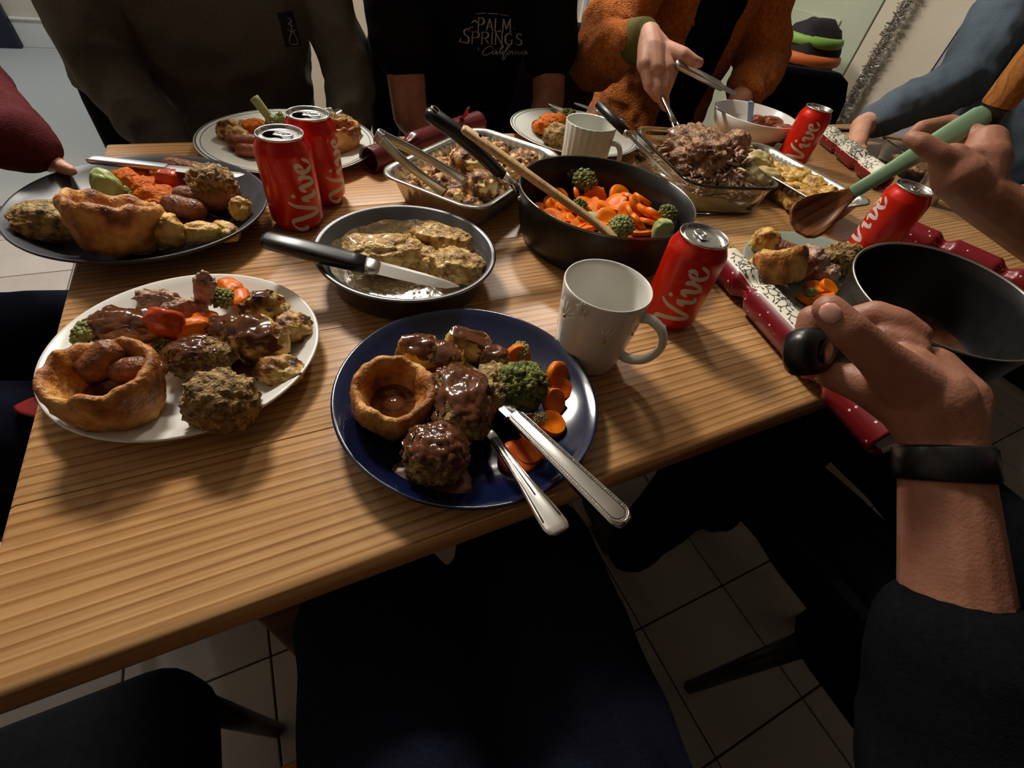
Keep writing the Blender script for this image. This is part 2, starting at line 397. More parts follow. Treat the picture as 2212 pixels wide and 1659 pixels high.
# ------------------------------------------------------------------ the room
U0, U1, V0, V1, H = -1.35, 2.62, -1.30, 2.25, 2.40
struct('floor', boxgeo(((U0 + U1) / 2, (V0 + V1) / 2, -0.052), (U1 - U0, V1 - V0, 0.09)), 'grout')
floor = bpy.data.objects['floor']
tw, td = 0.2485, 0.2525
tile_me = None
i0, i1 = math.ceil((U0 + 0.015) / tw), math.floor((U1 + 0.015) / tw)
j0, j1 = math.ceil((V0 + 0.296) / td), math.floor((V1 + 0.296) / td)
for i in range(i0 - 1, i1 + 1):
    for j in range(j0 - 1, j1 + 1):
        a0, a1 = max(U0, -0.015 + i * tw + 0.002), min(U1, -0.015 + (i + 1) * tw - 0.002); b0, b1 = max(V0, -0.296 + j * td + 0.002), min(V1, -0.296 + (j + 1) * td - 0.002)
        if a1 - a0 < 0.02 or b1 - b0 < 0.02: continue
        if a1 - a0 > tw - 0.005 and b1 - b0 > td - 0.005:
            if tile_me is None:
                o = mesh('floor_tile', boxgeo((0, 0, 0), (tw - 0.004, td - 0.004, 0.01), 0.0012, 1), 'tile', floor, False); tile_me = o.data
            else:
                o = bpy.data.objects.new('floor_tile', tile_me); COL.objects.link(o); o.parent = floor
            o.location = ((a0 + a1) / 2, (b0 + b1) / 2, -0.005)
        else:
            mesh('floor_tile', boxgeo((0, 0, 0), (a1 - a0, b1 - b0, 0.01)), 'tile', floor, False, loc=((a0 + a1) / 2, (b0 + b1) / 2, -0.005))
HB = 4.55                                   # back wall of the hall
struct('floor_hall', boxgeo(((U0 + 0.4) / 2, (V1 + HB) / 2 + 0.05, -0.05), (0.4 - U0, HB - V1 + 0.1, 0.1)), 'carpet')
struct('ceiling', boxgeo(((U0 + U1) / 2, (V0 + HB) / 2, H + 0.05), (U1 - U0 + 0.2, HB - V0 + 0.2, 0.1)), 'ceiling_paint')
WL = -0.18                                  # where the far wall stops at the opening into the hall
struct('wall_far', boxgeo(((WL + U1) / 2, V1 + 0.05, H / 2), (U1 - WL, 0.1, H)), 'plaster')
struct('wall_far_lintel', boxgeo(((U0 + WL) / 2, V1 + 0.05, 2.22), (WL - U0, 0.1, 0.36)), 'plaster')
struct('wall_left', boxgeo((U0 - 0.05, (V0 + HB) / 2, H / 2), (0.1, HB - V0 + 0.1, H)), 'plaster')
struct('wall_near', boxgeo(((U0 + U1) / 2, V0 - 0.05, H / 2), (U1 - U0 + 0.2, 0.1, H)), 'low_bounce_dark')  # unseen wall, its colour kept dark to cut bounce light on the near side
struct('wall_right', boxgeo((U1 + 0.05, (V0 + V1) / 2, H / 2), (0.1, V1 - V0 + 0.2, H)), 'plaster')
struct('wall_hall_back', boxgeo(((U0 + 0.4) / 2, HB + 0.05, H / 2), (0.4 - U0, 0.1, H)), 'plaster')
struct('wall_hall_side', boxgeo((0.45, (V1 + 0.1 + HB) / 2, H / 2), (0.1, HB - V1 - 0.1, H)), 'plaster')
struct('baseboard_hall', merge(boxgeo(((-1.10 - 0.86) / 2, HB - 0.009, 0.075), (0.24, 0.018, 0.15), 0.004), boxgeo(((-1.10 - 0.86) / 2, HB - 0.013, 0.155), (0.24, 0.026, 0.014), 0.004)), 'white_gloss')
struct('trim_1', merge(boxgeo((-0.80, HB - 0.02, 1.0), (0.10, 0.04, 2.0), 0.006), boxgeo((-0.795, HB - 0.03, 1.0), (0.03, 0.06, 2.0), 0.006)), 'white_gloss')
struct('door_2', merge(boxgeo((-1.225, HB - 0.03, 1.0), (0.24, 0.05, 2.0), 0.004), boxgeo((-1.225, HB - 0.06, 1.0), (0.15, 0.012, 1.7), 0.004)), 'navy_trim')
struct('baseboard_far', boxgeo(((WL + 0.98) / 2, V1 - 0.009, 0.06), (0.98 - WL, 0.018, 0.12), 0.003), 'white_gloss')
# white panelled door in the far wall
dr = struct('door_1', boxgeo((1.40, V1 - 0.012, 1.0), (0.78, 0.04, 2.0), 0.004), 'white_gloss')
for (a, b, c, d) in ((1.07, 1.345, 0.12, 0.62), (1.455, 1.70, 0.12, 0.62), (1.07, 1.345, 0.70, 0.90), (1.455, 1.70, 0.70, 0.90), (1.07, 1.345, 1.0, 1.88), (1.455, 1.70, 1.0, 1.88)):
    fr = [boxgeo(((a + b) / 2, V1 - 0.034, z), (b - a, 0.008, 0.022), 0.003) for z in (c, d)] + [boxgeo((x, V1 - 0.034, (c + d) / 2), (0.022, 0.008, d - c + 0.02), 0.003) for x in (a, b)]
    p = mesh('door_panel', merge(boxgeo(((a + b) / 2, V1 - 0.034, (c + d) / 2), (b - a - 0.09, 0.01, d - c - 0.09), 0.004), *fr), 'white_gloss', dr, False)
struct('trim_2', merge(boxgeo((1.83, V1 - 0.01, 1.02), (0.07, 0.02, 2.04), 0.004), boxgeo((0.97, V1 - 0.01, 1.02), (0.07, 0.02, 2.04), 0.004), boxgeo((1.40, V1 - 0.01, 2.07), (0.93, 0.02, 0.07), 0.004)), 'white_gloss')
# right wall: pale green door leaf, cream post, wall, grey frame and black patio glass
struct('door_3', merge(boxgeo((U1 - 0.02, 1.78, 1.0), (0.04, 0.76, 2.0), 0.004), boxgeo((U1 - 0.045, 1.78, 0.55), (0.012, 0.5, 0.7), 0.005), boxgeo((U1 - 0.045, 1.78, 1.5), (0.012, 0.5, 0.8), 0.005)), 'sage_paint')
struct('trim_3', boxgeo((U1 - 0.02, 1.355, 1.02), (0.05, 0.07, 2.04), 0.005), 'plaster')
struct('trim_4', boxgeo((U1 - 0.03, 1.02, 1.02), (0.06, 0.07, 2.04), 0.005), 'grey_gloss')
struct('trim_5', boxgeo((U1 - 0.02, 1.062, 1.02), (0.05, 0.012, 2.04), 0.002), 'navy_trim')
struct('window_1', boxgeo((U1 - 0.012, 0.2, 1.05), (0.02, 1.56, 2.0), 0.002), 'black_glass')
# ceiling lamps, out of the frame
for nm, lab, p, r, mm in (('ceiling_lamp', 'round white pendant lamp behind the grey sweatshirt', (0.25, 1.64), 0.22, 'lamp_glow'), ('ceiling_lamp', 'round white ceiling lamp in front of the white panelled door', (1.25, 1.85), 0.13, 'lamp_glow'), ('ceiling_lamp', 'round white ceiling lamp in the carpeted hall', (-0.9, 3.6), 0.2, 'hall_glow')):
    zl = 2.34 if p[0] == 0.25 else H
    t = thing(nm, lab, 'lamp', (p[0], p[1], zl))
    if zl < H: mesh('cord', tube([V((0, 0, 0)), V((0, 0, H - zl))], 0.004, 8), 'black_plastic', t)
    mesh('housing', lathe([(0, 0), (r + 0.015, 0), (r + 0.015, -0.035), (r, -0.04), (r, -0.03), (0, -0.03)], 40), 'white_gloss', t, ang=40)
    mesh('diffuser', lathe([(0, -0.032), (r - 0.003, -0.032), (r - 0.003, -0.04), (0, -0.046)], 40), mm, t)

# ------------------------------------------------------------------ dining table
TL, TWD = 1.92, 0.80
tb = thing('dining_table', 'long pine dining table crowded with a roast dinner', 'table', (-0.018, 0, 0))
npl = 6; pw = TWD / npl
for k in range(npl):
    lo_, hi_ = k * pw + (0.0 if k == 0 else 0.0003), (k + 1) * pw - (0.0 if k == npl - 1 else 0.0003)
    L0 = []
    e0, e1 = (0.010 if k == 0 else 0.0008), (0.010 if k == npl - 1 else 0.0008)
    w_ = hi_ - lo_; prof = []
    def arc(cx, cz, r, a0, a1, n=5): return [(cx + r * math.cos(R(a0 + (a1 - a0) * i / n)), cz + r * math.sin(R(a0 + (a1 - a0) * i / n))) for i in range(n + 1)]
    prof = arc(-w_ / 2 + e0, -0.03 + e0, e0, 270, 180) + arc(-w_ / 2 + e0, -e0, e0, 180, 90) + arc(w_ / 2 - e1, -e1, e1, 90, 0) + arc(w_ / 2 - e1, -0.03 + e1, e1, 0, -90)
    xs = [(-TL / 2, 0.992), (-TL / 2 + 0.003, 1.0), (TL / 2 - 0.003, 1.0), (TL / 2, 0.992)]
    mesh('plank', loft([[V((x, y, z if q == 1 else (z + 0.015) * 0.9 - 0.015)) for y, z in prof] for x, q in xs]), 'pine', tb, True, loc=(TL / 2, (lo_ + hi_) / 2, T), ang=50)
for (x, y) in ((0.13, 0.11), (TL - 0.13, 0.11), (0.13, TWD - 0.11), (TL - 0.13, TWD - 0.11)):
    mesh('leg', loft([rrect(s, s, 0.008, z, 3) for s, z in ((0.045, 0.0), (0.058, 0.35), (0.066, 0.60), (0.07, T - 0.0305))]), 'dark_pine', tb, True, loc=(x, y, 0), ang=50)
for c, s in (((TL / 2, 0.11, T - 0.075), (TL - 0.33, 0.022, 0.089)), ((TL / 2, TWD - 0.11, T - 0.075), (TL - 0.33, 0.022, 0.089)), ((0.13, TWD / 2, T - 0.075), (0.022, TWD - 0.29, 0.089)), ((TL - 0.13, TWD / 2, T - 0.075), (0.022, TWD - 0.29, 0.089))):
    mesh('apron', boxgeo(c, s, 0.002), 'dark_pine', tb, False)

# ------------------------------------------------------------------ crockery
def plate_at(u, v): return V((u, v, T))
def coupe(R0, h, t=0.005, base=0.6, lip=0.0):
    b = R0 * base
    return [(0, 0.003), (b * 0.78, 0.003), (b * 0.82, 0.0), (b * 0.9, 0.0), (b * 0.95, 0.004), (R0 * 0.8, h * 0.32), (R0 * 0.93, h * 0.68), (R0 - 0.001, h - 0.003), (R0, h - 0.0012), (R0 - 0.0012, h), (R0 - 0.003, h - 0.0006), (R0 * 0.93 - 0.002, h * 0.70 + 0.004), (R0 * 0.82, h * 0.34 + t), (b * 0.98, t + 0.0035), (b * 0.7, t + 0.002), (0, t + 0.002)]
def plate(label, u, v, prof, m, bands=(), rot=(0, 0, 0)):
    t = thing('dinner_plate', label, 'plate', (u, v, T), rot)
    mesh('plate_body', lathe(prof, 96), m, t)
    for r0, r1, zf in bands:
        mesh('rim_band', lathe([(r0, zf(r0)), ((r0 + r1) / 2, zf((r0 + r1) / 2) + 0.0003), (r1, zf(r1))], 96), 'grey_band', t)
    return t
plate('navy blue glazed dinner plate with gravy-covered roast at the table edge', 0.326, 0.116, coupe(0.1215, 0.027), 'blue_glaze')
plate('plain white coupe plate heaped with roast dinner by the table end', 0.101, 0.254, coupe(0.1125, 0.023, base=0.68), 'white_glaze')
plate('matt black dinner plate hanging over the table end', 0.056, 0.532, coupe(0.138, 0.030, base=0.62), 'black_glaze')
def rimmed(R0, h): return [(0, 0.003), (R0 * 0.5, 0.003), (R0 * 0.54, 0), (R0 * 0.58, 0.0005), (R0 * 0.70, 0.009), (R0 * 0.97, h - 0.003), (R0, h - 0.001), (R0 - 0.001, h), (R0 * 0.96, h - 0.0004), (R0 * 0.72, 0.0135), (R0 * 0.62, 0.0075), (R0 * 0.55, 0.006), (0, 0.006)]
def zf(R0, h): return lambda r: 0.0136 + (r - R0 * 0.72) / (R0 * 0.24) * (h - 0.014) + 0.0004
plate('white plate with grey rim lines behind the two red cans', 0.244, 0.745, rimmed(0.140, 0.020), 'stone_glaze', [(0.1355, 0.1375, zf(0.14, 0.02)), (0.1295, 0.1305, zf(0.14, 0.02))])
plate('white plate with grey rim lines behind the fluted mug', 0.805, 0.748, rimmed(0.138, 0.020), 'stone_glaze', [(0.1335, 0.1355, zf(0.138, 0.02)), (0.1275, 0.1285, zf(0.138, 0.02))])
plate('pale grey-green plate of roast dinner under the wooden spoon', 0.913, 0.155, coupe(0.138, 0.022, base=0.66), 'sage_glaze')

def script_vive():
    return [[(0.05, 0.52), (-0.04, 0.62), (-0.03, 0.82), (0.12, 0.97), (0.27, 0.92), (0.34, 0.6), (0.38, 0.22), (0.43, 0.0), (0.52, 0.06), (0.66, 0.42), (0.78, 0.8), (0.92, 1.0)],
            [(0.86, 0.30), (0.97, 0.52), (1.00, 0.40), (1.01, 0.14), (1.07, 0.0), (1.17, 0.10)],
            [(1.19, 0.34), (1.30, 0.53), (1.37, 0.42), (1.39, 0.15), (1.45, 0.0), (1.57, 0.12), (1.66, 0.38), (1.60, 0.54)], [(1.62, 0.44), (1.72, 0.36), (1.80, 0.33)],
            [(1.80, 0.28), (1.95, 0.34), (2.03, 0.46), (1.96, 0.56), (1.84, 0.45), (1.81, 0.2), (1.90, 0.01), (2.06, 0.06), (2.22, 0.3)]]
def can(label, u, v, face, opened, tab_rot=0.0, textmid=0.052):
    t = thing('drinks_can', label, 'drinks can', (u, v, T), (0, 0, face), 'red drinks cans')
    mesh('can_body', lathe([(0, 0.007), (0.018, 0.005), (0.0225, 0.0), (0.0245, 0.0), (0.0268, 0.003), (0.0325, 0.0115), (0.033, 0.0135), (0.033, 0.0975), (0.0324, 0.1005), (0.0285, 0.1085), (0.0262, 0.1125), (0.0262, 0.1135)], 64), 'can_red', t)
    lid = mesh('lid', lathe([(0.0262, 0.1132), (0.0272, 0.1138), (0.0274, 0.1152), (0.0268, 0.1162), (0.0258, 0.1158), (0.0250, 0.1128), (0.0240, 0.1105), (0.0230, 0.1105), (0.0222, 0.1122), (0.018, 0.1124), (0, 0.1124)], 64), 'aluminium', t)
    tabp = [V((0.0095 * math.cos(a) * (1.0), 0.0072 * math.sin(a), 0)) for a in [2 * math.pi * i / 24 for i in range(24)]]
    tab = tube([V((0.008 * math.cos(a) + 0.0062, 0.0060 * math.sin(a), 0.1142)) for a in [2 * math.pi * i / 24 for i in range(25)]], (0.0018, 0.0009), 8)
    tb2 = boxgeo((-0.0015, 0, 0.1142), (0.010, 0.0125, 0.0016), 0.0007)
    tb_ = mesh('tab', merge(tab, tb2, lathe([(0, 0.1124), (0.0028, 0.1124), (0.0026, 0.1156), (0, 0.116)], 16)), 'aluminium', lid, rot=(0, 0, tab_rot))
    mesh('score_line', lathe([(0.0196, 0.1126), (0.0200, 0.1129), (0.0204, 0.1126)], 48), 'aluminium', lid)
    if opened:
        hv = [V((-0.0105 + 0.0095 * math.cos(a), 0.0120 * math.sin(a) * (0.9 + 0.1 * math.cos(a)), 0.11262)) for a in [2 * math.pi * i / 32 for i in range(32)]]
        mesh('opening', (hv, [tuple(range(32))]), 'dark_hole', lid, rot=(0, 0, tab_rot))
    rr = 0.03312; s = 0.0385
    def mp_(x, y):                          # text runs up the can, its tops towards the viewer's left
        a = -(y - 0.45) * s / rr; z = textmid + (x - 1.08) * s
        r2 = rr if z < 0.0975 else 0.0332 - (z - 0.0975) * 0.45
        return V((r2 * math.cos(a), r2 * math.sin(a), z))
    mesh('lettering', merge(ribbon(script_vive(), mp_, 0.035, 0.155, R(20), 8), ribbon([[(1.06, 0.74), (1.11, 0.80), (1.15, 0.84)]], mp_, 0.13, 0.15, 0, 4)), 'can_silver_ink', t, False, label='pale script reading Vive')
    return t
def facing(u, v, off=0.0): return math.atan2(CAM.y - v, CAM.x - u) + R(off)
c1 = (0.224, 0.4985); c1b = (0.265, 0.563); c2 = (0.618, 0.176); c4 = (1.290, 0.570); c5 = (1.088, 0.222)
can('red drinks can with an open lid in front of another can beside the black plate', *c1, facing(*c1, 22), True, CAMROT - facing(*c1, 22))
can('red drinks can half hidden behind another can beside the black plate', *c1b, facing(*c1b, 52), True, CAMROT - facing(*c1b, 52) + R(10))
can('red unopened drinks can beside the white daisy mug', *c2, facing(*c2, 12), False, R(-150))
can('red drinks can in front of the white bowl', *c4, facing(*c4, 6), False, R(30))
can('red drinks can under the hand that holds the wooden spoon', *c5, facing(*c5, -62), False, R(80))

# mugs
def mug(label, u, v, prof, m, hdir, hz0, hz1, hout, hr, rf=None):
    t = thing('mug', label, 'mug', (u, v, T), (0, 0, hdir))
    mesh('mug_body', lathe(prof, 96, rf), m, t)
    return t
g = mug('white mug with raised daisies beside the red unopened can', 0.478, 0.146, [(0, 0.004), (0.027, 0.004), (0.029, 0.0), (0.032, 0.0), (0.0345, 0.004), (0.0385, 0.03), (0.0415, 0.06), (0.0438, 0.090), (0.0442, 0.0955), (0.0436, 0.097), (0.0424, 0.0965), (0.0412, 0.090), (0.0388, 0.06), (0.0355, 0.03), (0.030, 0.009), (0, 0.007)], 'white_glaze', 0, 0, 0, 0, 0)
hd = pz(1408, 745, 0.05) - V((0.478, 0.146, T + 0.05)); g.rotation_euler = (0, 0, math.atan2(hd.y, hd.x))
mesh('handle', tube(spline([(0.0395, 0, 0.074), (0.052, 0, 0.077), (0.066, 0, 0.068), (0.0705, 0, 0.050), (0.062, 0, 0.031), (0.048, 0, 0.022), (0.0365, 0, 0.022)], 7), (0.0068, 0.0042), 14, up=(0, 0, 1)), 'white_glaze', g)
def mug_r(z): return 0.0345 + (z - 0.004) * (0.0442 - 0.0345) / 0.092
for a, z, sc in ((-62, 0.058, 1.0), (-128, 0.066, 0.85), (-14, 0.060, 0.62), (-172, 0.035, 0.75), (-100, 0.088, 0.35), (60, 0.055, 1.0), (130, 0.06, 0.9)):
    pet = []
    for k in range(17):
        th = 2 * math.pi * k / 17; ln = (0.0180 + 0.0025 * (k % 3)) * sc; pts = []
        for s_, wd in ((0.0032 * sc, 0.0006), (0.5 * ln, 0.0019 * sc), (ln, 0.0006)):
            pts.append((s_ * math.cos(th), s_ * math.sin(th), wd))
        path = []
        for x, y, wd in pts:
            zz = z + y; rr = mug_r(zz) + 0.0002; aa = R(a) + x / rr; path.append(V((rr * math.cos(aa), rr * math.sin(aa), zz)))
        pet.append(tube(path, [(p[2], 0.0010) for p in pts], 6, up=(math.cos(R(a)), math.sin(R(a)), 0)))
    d = mesh('daisy', merge(*pet), 'daisy_white', g, label='raised white daisy')
    rr = mug_r(z) + 0.0010; mesh('daisy_centre', ell((rr * math.cos(R(a)), rr * math.sin(R(a)), z), (0.0024 * sc, 0.0024 * sc, 0.0030 * sc), None, 2), 'daisy_yellow', d, label='yellow daisy centre')
m2 = (0.728, 0.585)
flu = lambda a, z: 1 + (0.022 * (abs(math.cos(a * 12)) - 0.5) if z > 0.006 else 0)
t = thing('mug', 'cream mug with vertical flutes between the pan and the roasting dish', 'mug', (m2[0], m2[1], T), (0, 0, math.atan2(CR.y, CR.x) + R(-28)))
mesh('mug_body', lathe([(0, 0.004), (0.032, 0.004), (0.034, 0), (0.036, 0.001), (0.039, 0.01), (0.041, 0.03), (0.0425, 0.06), (0.0445, 0.0895), (0.0440, 0.091), (0.0428, 0.0895)], 144, flu), 'stone_glaze', t)
mesh('mug_inside', lathe([(0.0428, 0.0896), (0.0410, 0.06), (0.0395, 0.03), (0.036, 0.010), (0, 0.008)], 64), 'stone_glaze', t)
mesh('handle', tube(spline([(0.040, 0, 0.066), (0.055, 0, 0.068), (0.064, 0, 0.055), (0.063, 0, 0.036), (0.052, 0, 0.022), (0.039, 0, 0.020)], 7), (0.006, 0.0042), 12, up=(0, 0, 1)), 'stone_glaze', t)

# ------------------------------------------------------------------ cookware
def orient(A, B, up=(0, 0, 1)):             # local x runs from A to B, z as near to up as it can
    A, B = V(A), V(B); x = (B - A).normalized(); u = V(up); y = u.cross(x).normalized(); z = x.cross(y)
    return Matrix(((x.x, y.x, z.x, A.x), (x.y, y.y, z.y, A.y), (x.z, y.z, z.z, A.z), (0, 0, 0, 1)))
def placed(name, label, cat, M4, group=None):
    o = bpy.data.objects.new(name, None); COL.objects.link(o); o.matrix_world = M4; o.empty_display_size = 0.02
    loc, q, s = M4.decompose(); o.rotation_mode = 'XYZ'; o.location = loc; o.rotation_euler = q.to_euler(); return tag(o, label, cat, group)
def bar(stations, n=16, power=0.7):         # cross-sections along x: (x, half width, half thickness, z)
    loops = []
    for x, hw, ht, z in stations:
        loops.append([V((x, hw * math.copysign(abs(math.cos(a)) ** power, math.cos(a)), z + ht * math.copysign(abs(math.sin(a)) ** power, math.sin(a)))) for a in [2 * math.pi * i / n for i in range(n)]])
    return loft(loops)

# saute pan
PC = V((0.627, 0.368, T))
pan = thing('saute_pan', 'black nonstick saute pan of carrots and broccoli with a long black handle', 'pan', PC)
mesh('pan_body', lathe([(0, 0.003), (0.100, 0.003), (0.106, 0.0), (0.113, 0.003), (0.119, 0.02), (0.123, 0.05), (0.1258, 0.072), (0.1252, 0.0735), (0.1232, 0.0725), (0.120, 0.05), (0.116, 0.02), (0.110, 0.0075), (0, 0.0065)], 112), 'nonstick', pan)
mesh('rim', lathe([(0.1256, 0.0715), (0.1266, 0.0730), (0.1258, 0.0748), (0.1242, 0.0744), (0.1236, 0.0730)], 112), 'pan_rim', pan)
hA = pz(1112, 398, 0.066); hB = pz(916, 243, 0.142)
dirh = (hB - hA).normalized()
hl = (hB - hA).length
hm = orient(hA - PC, hB - PC)
hd_ = mesh('handle', xf(bar([(0.018, 0.007, 0.006, 0), (0.03, 0.010, 0.0075, 0.0), (hl * 0.45, 0.0105, 0.0085, 0.004), (hl * 0.7, 0.012, 0.009, 0.006), (hl * 0.9, 0.0135, 0.009, 0.004), (hl * 0.97, 0.0115, 0.0075, 0.003), (hl, 0.005, 0.004, 0.002)], 18), hm), 'black_plastic', pan)
mesh('hanging_hole', xf(move(lathe([(0.0048, 0.0), (0.0062, 0.0006), (0.0074, 0.0)], 24), (hl * 0.93, 0, 0.0125)), hm), 'steel', hd_, label='steel eyelet')
mesh('hole', xf(move(lathe([(0, 0.0002), (0.0049, 0.0002)], 24), (hl * 0.93, 0, 0.0125)), hm), 'dark_hole', hd_)
mesh('ferrule', xf(bar([(-0.012, 0.009, 0.004, -0.004), (0.002, 0.008, 0.005, -0.001), (0.02, 0.0078, 0.0068, 0)], 14), hm), 'steel', pan, label='steel handle mount')
for ang in (R(156 + 8), R(156 - 8)):
    mesh('rivet', ell((0.1185 * math.cos(ang) + 0.006 * math.cos(ang), 0.1185 * math.sin(ang) + 0.006 * math.sin(ang), 0.058), (0.0035,) * 3, None, 2), 'steel', pan)
# wooden spoon lying on the handle, its end in the vegetables
sA = pz(998, 276, 0.148); sB = pz(1330, 512, 0.045)
sp = placed('wooden_spoon', 'pale beech wooden spoon resting on the black pan handle', 'spoon', orient(sA, sB)); sl = (sB - sA).length
mesh('shaft', bar([(0, 0.006, 0.003, 0), (0.004, 0.0088, 0.0045, 0), (0.05, 0.0088, 0.005, 0), (sl * 0.6, 0.0072, 0.005, 0), (sl * 0.85, 0.0085, 0.0045, 0), (sl, 0.016, 0.004, -0.001), (sl + 0.03, 0.018, 0.003, -0.002), (sl + 0.045, 0.006, 0.002, -0.002)], 18, 0.85), 'beech', sp)
mesh('hole', move(lathe([(0, 0.0002), (0.0024, 0.0002)], 16), (0.022, 0, 0.005)), 'dark_hole', sp)

# pie tin with foil
TC = V((0.332, 0.343, T))
tin = thing('pie_tin', 'round grey metal baking tin lined with foil holding roast chicken', 'baking tin', TC)
mesh('tin_body', lathe([(0, 0.001), (0.086, 0.001), (0.089, 0.0), (0.091, 0.002), (0.1005, 0.036), (0.1045, 0.0385), (0.1065, 0.038), (0.1068, 0.0395), (0.1045, 0.0408), (0.1002, 0.0392), (0.0885, 0.004), (0.086, 0.0028), (0, 0.0028)], 96), 'tin_grey', tin)
def foil_sheet():
    n, rings = 96, 22; vs_, fs = [], []
    for i in range(rings + 1):
        r = 0.096 * i / rings
        for j in range(n):
            a = 2 * math.pi * j / n; p = V((r * math.cos(a), r * math.sin(a), 0)); s = 0.95 + 0.05 * noise.noise(V((math.cos(a) * 2, math.sin(a) * 2, 3)))
            edge = max(0, (r - 0.078) / 0.016)
            z = 0.0045 + 0.0030 * abs(fbm(p * 42, 2)) + 0.0024 * abs(fbm(p * 110 + V((4, 4, 4)), 1)) + edge * edge * (0.017 + 0.005 * noise.noise(V((a * 4, 1, 1))))
            vs_.append(V((p.x * s, p.y * s, z)))
        if i:
            for j in range(n):
                k = (j + 1) % n; fs.append(((i - 1) * n + j, (i - 1) * n + k, i * n + k, i * n + j))
    return vs_, fs
mesh('foil_lining', foil_sheet(), 'foil', tin)
mesh('juice_pool', move(blobgeo((0.060, 0.030, 0.0022), 0.25, 1.6, 4, 3), (0.012, 0.03, 0.0062)), 'juices', tin)
kA = pz(566, 516, 0.062); kB = pz(992, 622, 0.024)
kn = placed('kitchen_knife', 'black-handled kitchen knife lying across the foil-lined tin', 'knife', orient(kA, kB, (0.1, -0.2, 1))); L_ = (kB - kA).length; hn = L_ * 0.50
mesh('handle', bar([(0, 0.006, 0.004, 0), (0.005, 0.0105, 0.0065, 0), (hn * 0.4, 0.0118, 0.0075, 0), (hn * 0.85, 0.0115, 0.007, 0), (hn, 0.0112, 0.0062, 0)], 18, 0.6), 'black_plastic', kn)
mesh('bolster', bar([(hn, 0.0108, 0.0058, 0), (hn + 0.010, 0.0098, 0.0048, 0), (hn + 0.016, 0.009, 0.0012, 0)], 16, 0.6), 'steel_dull', kn)
bx0 = hn + 0.013
bl = [(bx0, -0.0105, 0.0095), (bx0 + 0.02, -0.0105, 0.0095), (L_ * 0.82, -0.0095, 0.0085), (L_ * 0.93, -0.0065, 0.0065), (L_, 0.0, 0.0022)]
mesh('blade', loft([[V((x, a, 0.0)), V((x, b * 0.6, 0.0011)), V((x, b, 0.0011)), V((x, b, -0.0011)), V((x, b * 0.6, -0.0011))] for x, a, b in bl]), 'steel', kn, False)

# foil trays
def foil_tray(label, c, ang, w_, d_, h=0.045):
    t = thing('foil_tray', label, 'foil tray', (c[0], c[1], T), (0, 0, ang)); n = 240
    def lp(k, z, rip=0.0):
        base = resample(rrect(w_ * k[0], d_ * k[1], 0.035 * k[0], z, 6), n)
        if rip:
            out = []
            for j, p in enumerate(base):
                nrm = V((p.x / w_, p.y / d_, 0)).normalized(); out.append(p + nrm * (rip * (1 if j % 4 < 2 else -1)))
            return out
        return base
    f = lambda s: ((w_ - 2 * s) / w_, (d_ - 2 * s) / d_)
    outer = [lp(f(0.030), 0.0), lp(f(0.024), 0.001), lp(f(0.021), 0.006, 0.0008), lp(f(0.012), h - 0.010, 0.0009), lp(f(0.010), h - 0.003), lp(f(0.002), h - 0.0022), lp(f(-0.0005), h - 0.001), lp(f(0.0), h + 0.0012), lp(f(0.003), h + 0.0016), lp(f(0.0085), h), lp(f(0.0112), h - 0.004), lp(f(0.0135), h - 0.010, 0.0009), lp(f(0.0225), 0.007, 0.0008), lp(f(0.028), 0.0022)]
    mesh('tray_body', loft(outer, True, True), 'foil_tray', t); return t
a1 = R(37); fc = V((0.506, 0.553)); foil_tray('foil tray of browned cauliflower cheese behind the round tin', fc, a1, 0.285, 0.182)
fc2 = V((1.112, 0.438)); foil_tray('foil tray of roast potatoes beside the glass roasting dish', fc2, R(91), 0.285, 0.136)
# tongs
tA = pz(822, 296, 0.118); t1 = pz(1006, 392, 0.072); t2 = pz(962, 417, 0.066)
tm = orient(tA, (t1 + t2) / 2); tg = placed('serving_tongs', 'steel serving tongs propped on the foil tray of cauliflower', 'tongs', tm); ti = tm.inverted()
for p in (t1, t2):
    e = ti @ p; s = 1 if e.y > 0 else -1
    pts = spline([V((0, s * 0.004, 0)), V((e.x * 0.3, e.y * 0.5 + s * 0.006, e.z * 0.3)), V((e.x * 0.7, e.y * 0.85 + s * 0.004, e.z * 0.7)), V((e.x, e.y, e.z))], 6)
    mesh('arm', tube(pts, lerps([(0.0018, 0.007), (0.0018, 0.006), (0.0016, 0.0055), (0.0014, 0.0075)], 6), 10, up=(0, 0, 1), power=0.6), 'steel_dull', tg)
mesh('hinge', tube(spline([V((0.004, -0.006, 0)), V((-0.004, -0.003, 0)), V((-0.005, 0, 0)), V((-0.004, 0.003, 0)), V((0.004, 0.006, 0))], 4), (0.0018, 0.0075), 10, up=(0, 0, 1), power=0.6), 'steel_dull', tg)

# glass roasting dish
GC = V((0.932, 0.505, T)); ga = R(77.5)
gd = thing('roasting_dish', 'clear glass roasting dish holding a pulled lamb joint', 'roasting dish', GC, (0, 0, ga)); gw, gdp, gh = 0.272, 0.186, 0.060
gl = lambda s, z: rrect(gw - 2 * s, gdp - 2 * s, 0.040 - s * 0.4, z, 8)
mesh('dish_body', loft([gl(0.020, 0.0), gl(0.016, 0.002), gl(0.013, 0.010), gl(0.005, gh - 0.008), gl(0.001, gh - 0.004), gl(0.0, gh - 0.001), gl(0.002, gh), gl(0.0075, gh - 0.002), gl(0.0105, gh - 0.008), gl(0.0185, 0.012), gl(0.023, 0.0065)]), 'glass', gd)
mesh('juices', loft([gl(0.0236, 0.0070), gl(0.0195, 0.012), gl(0.0185, 0.016)]), 'juices', gd)
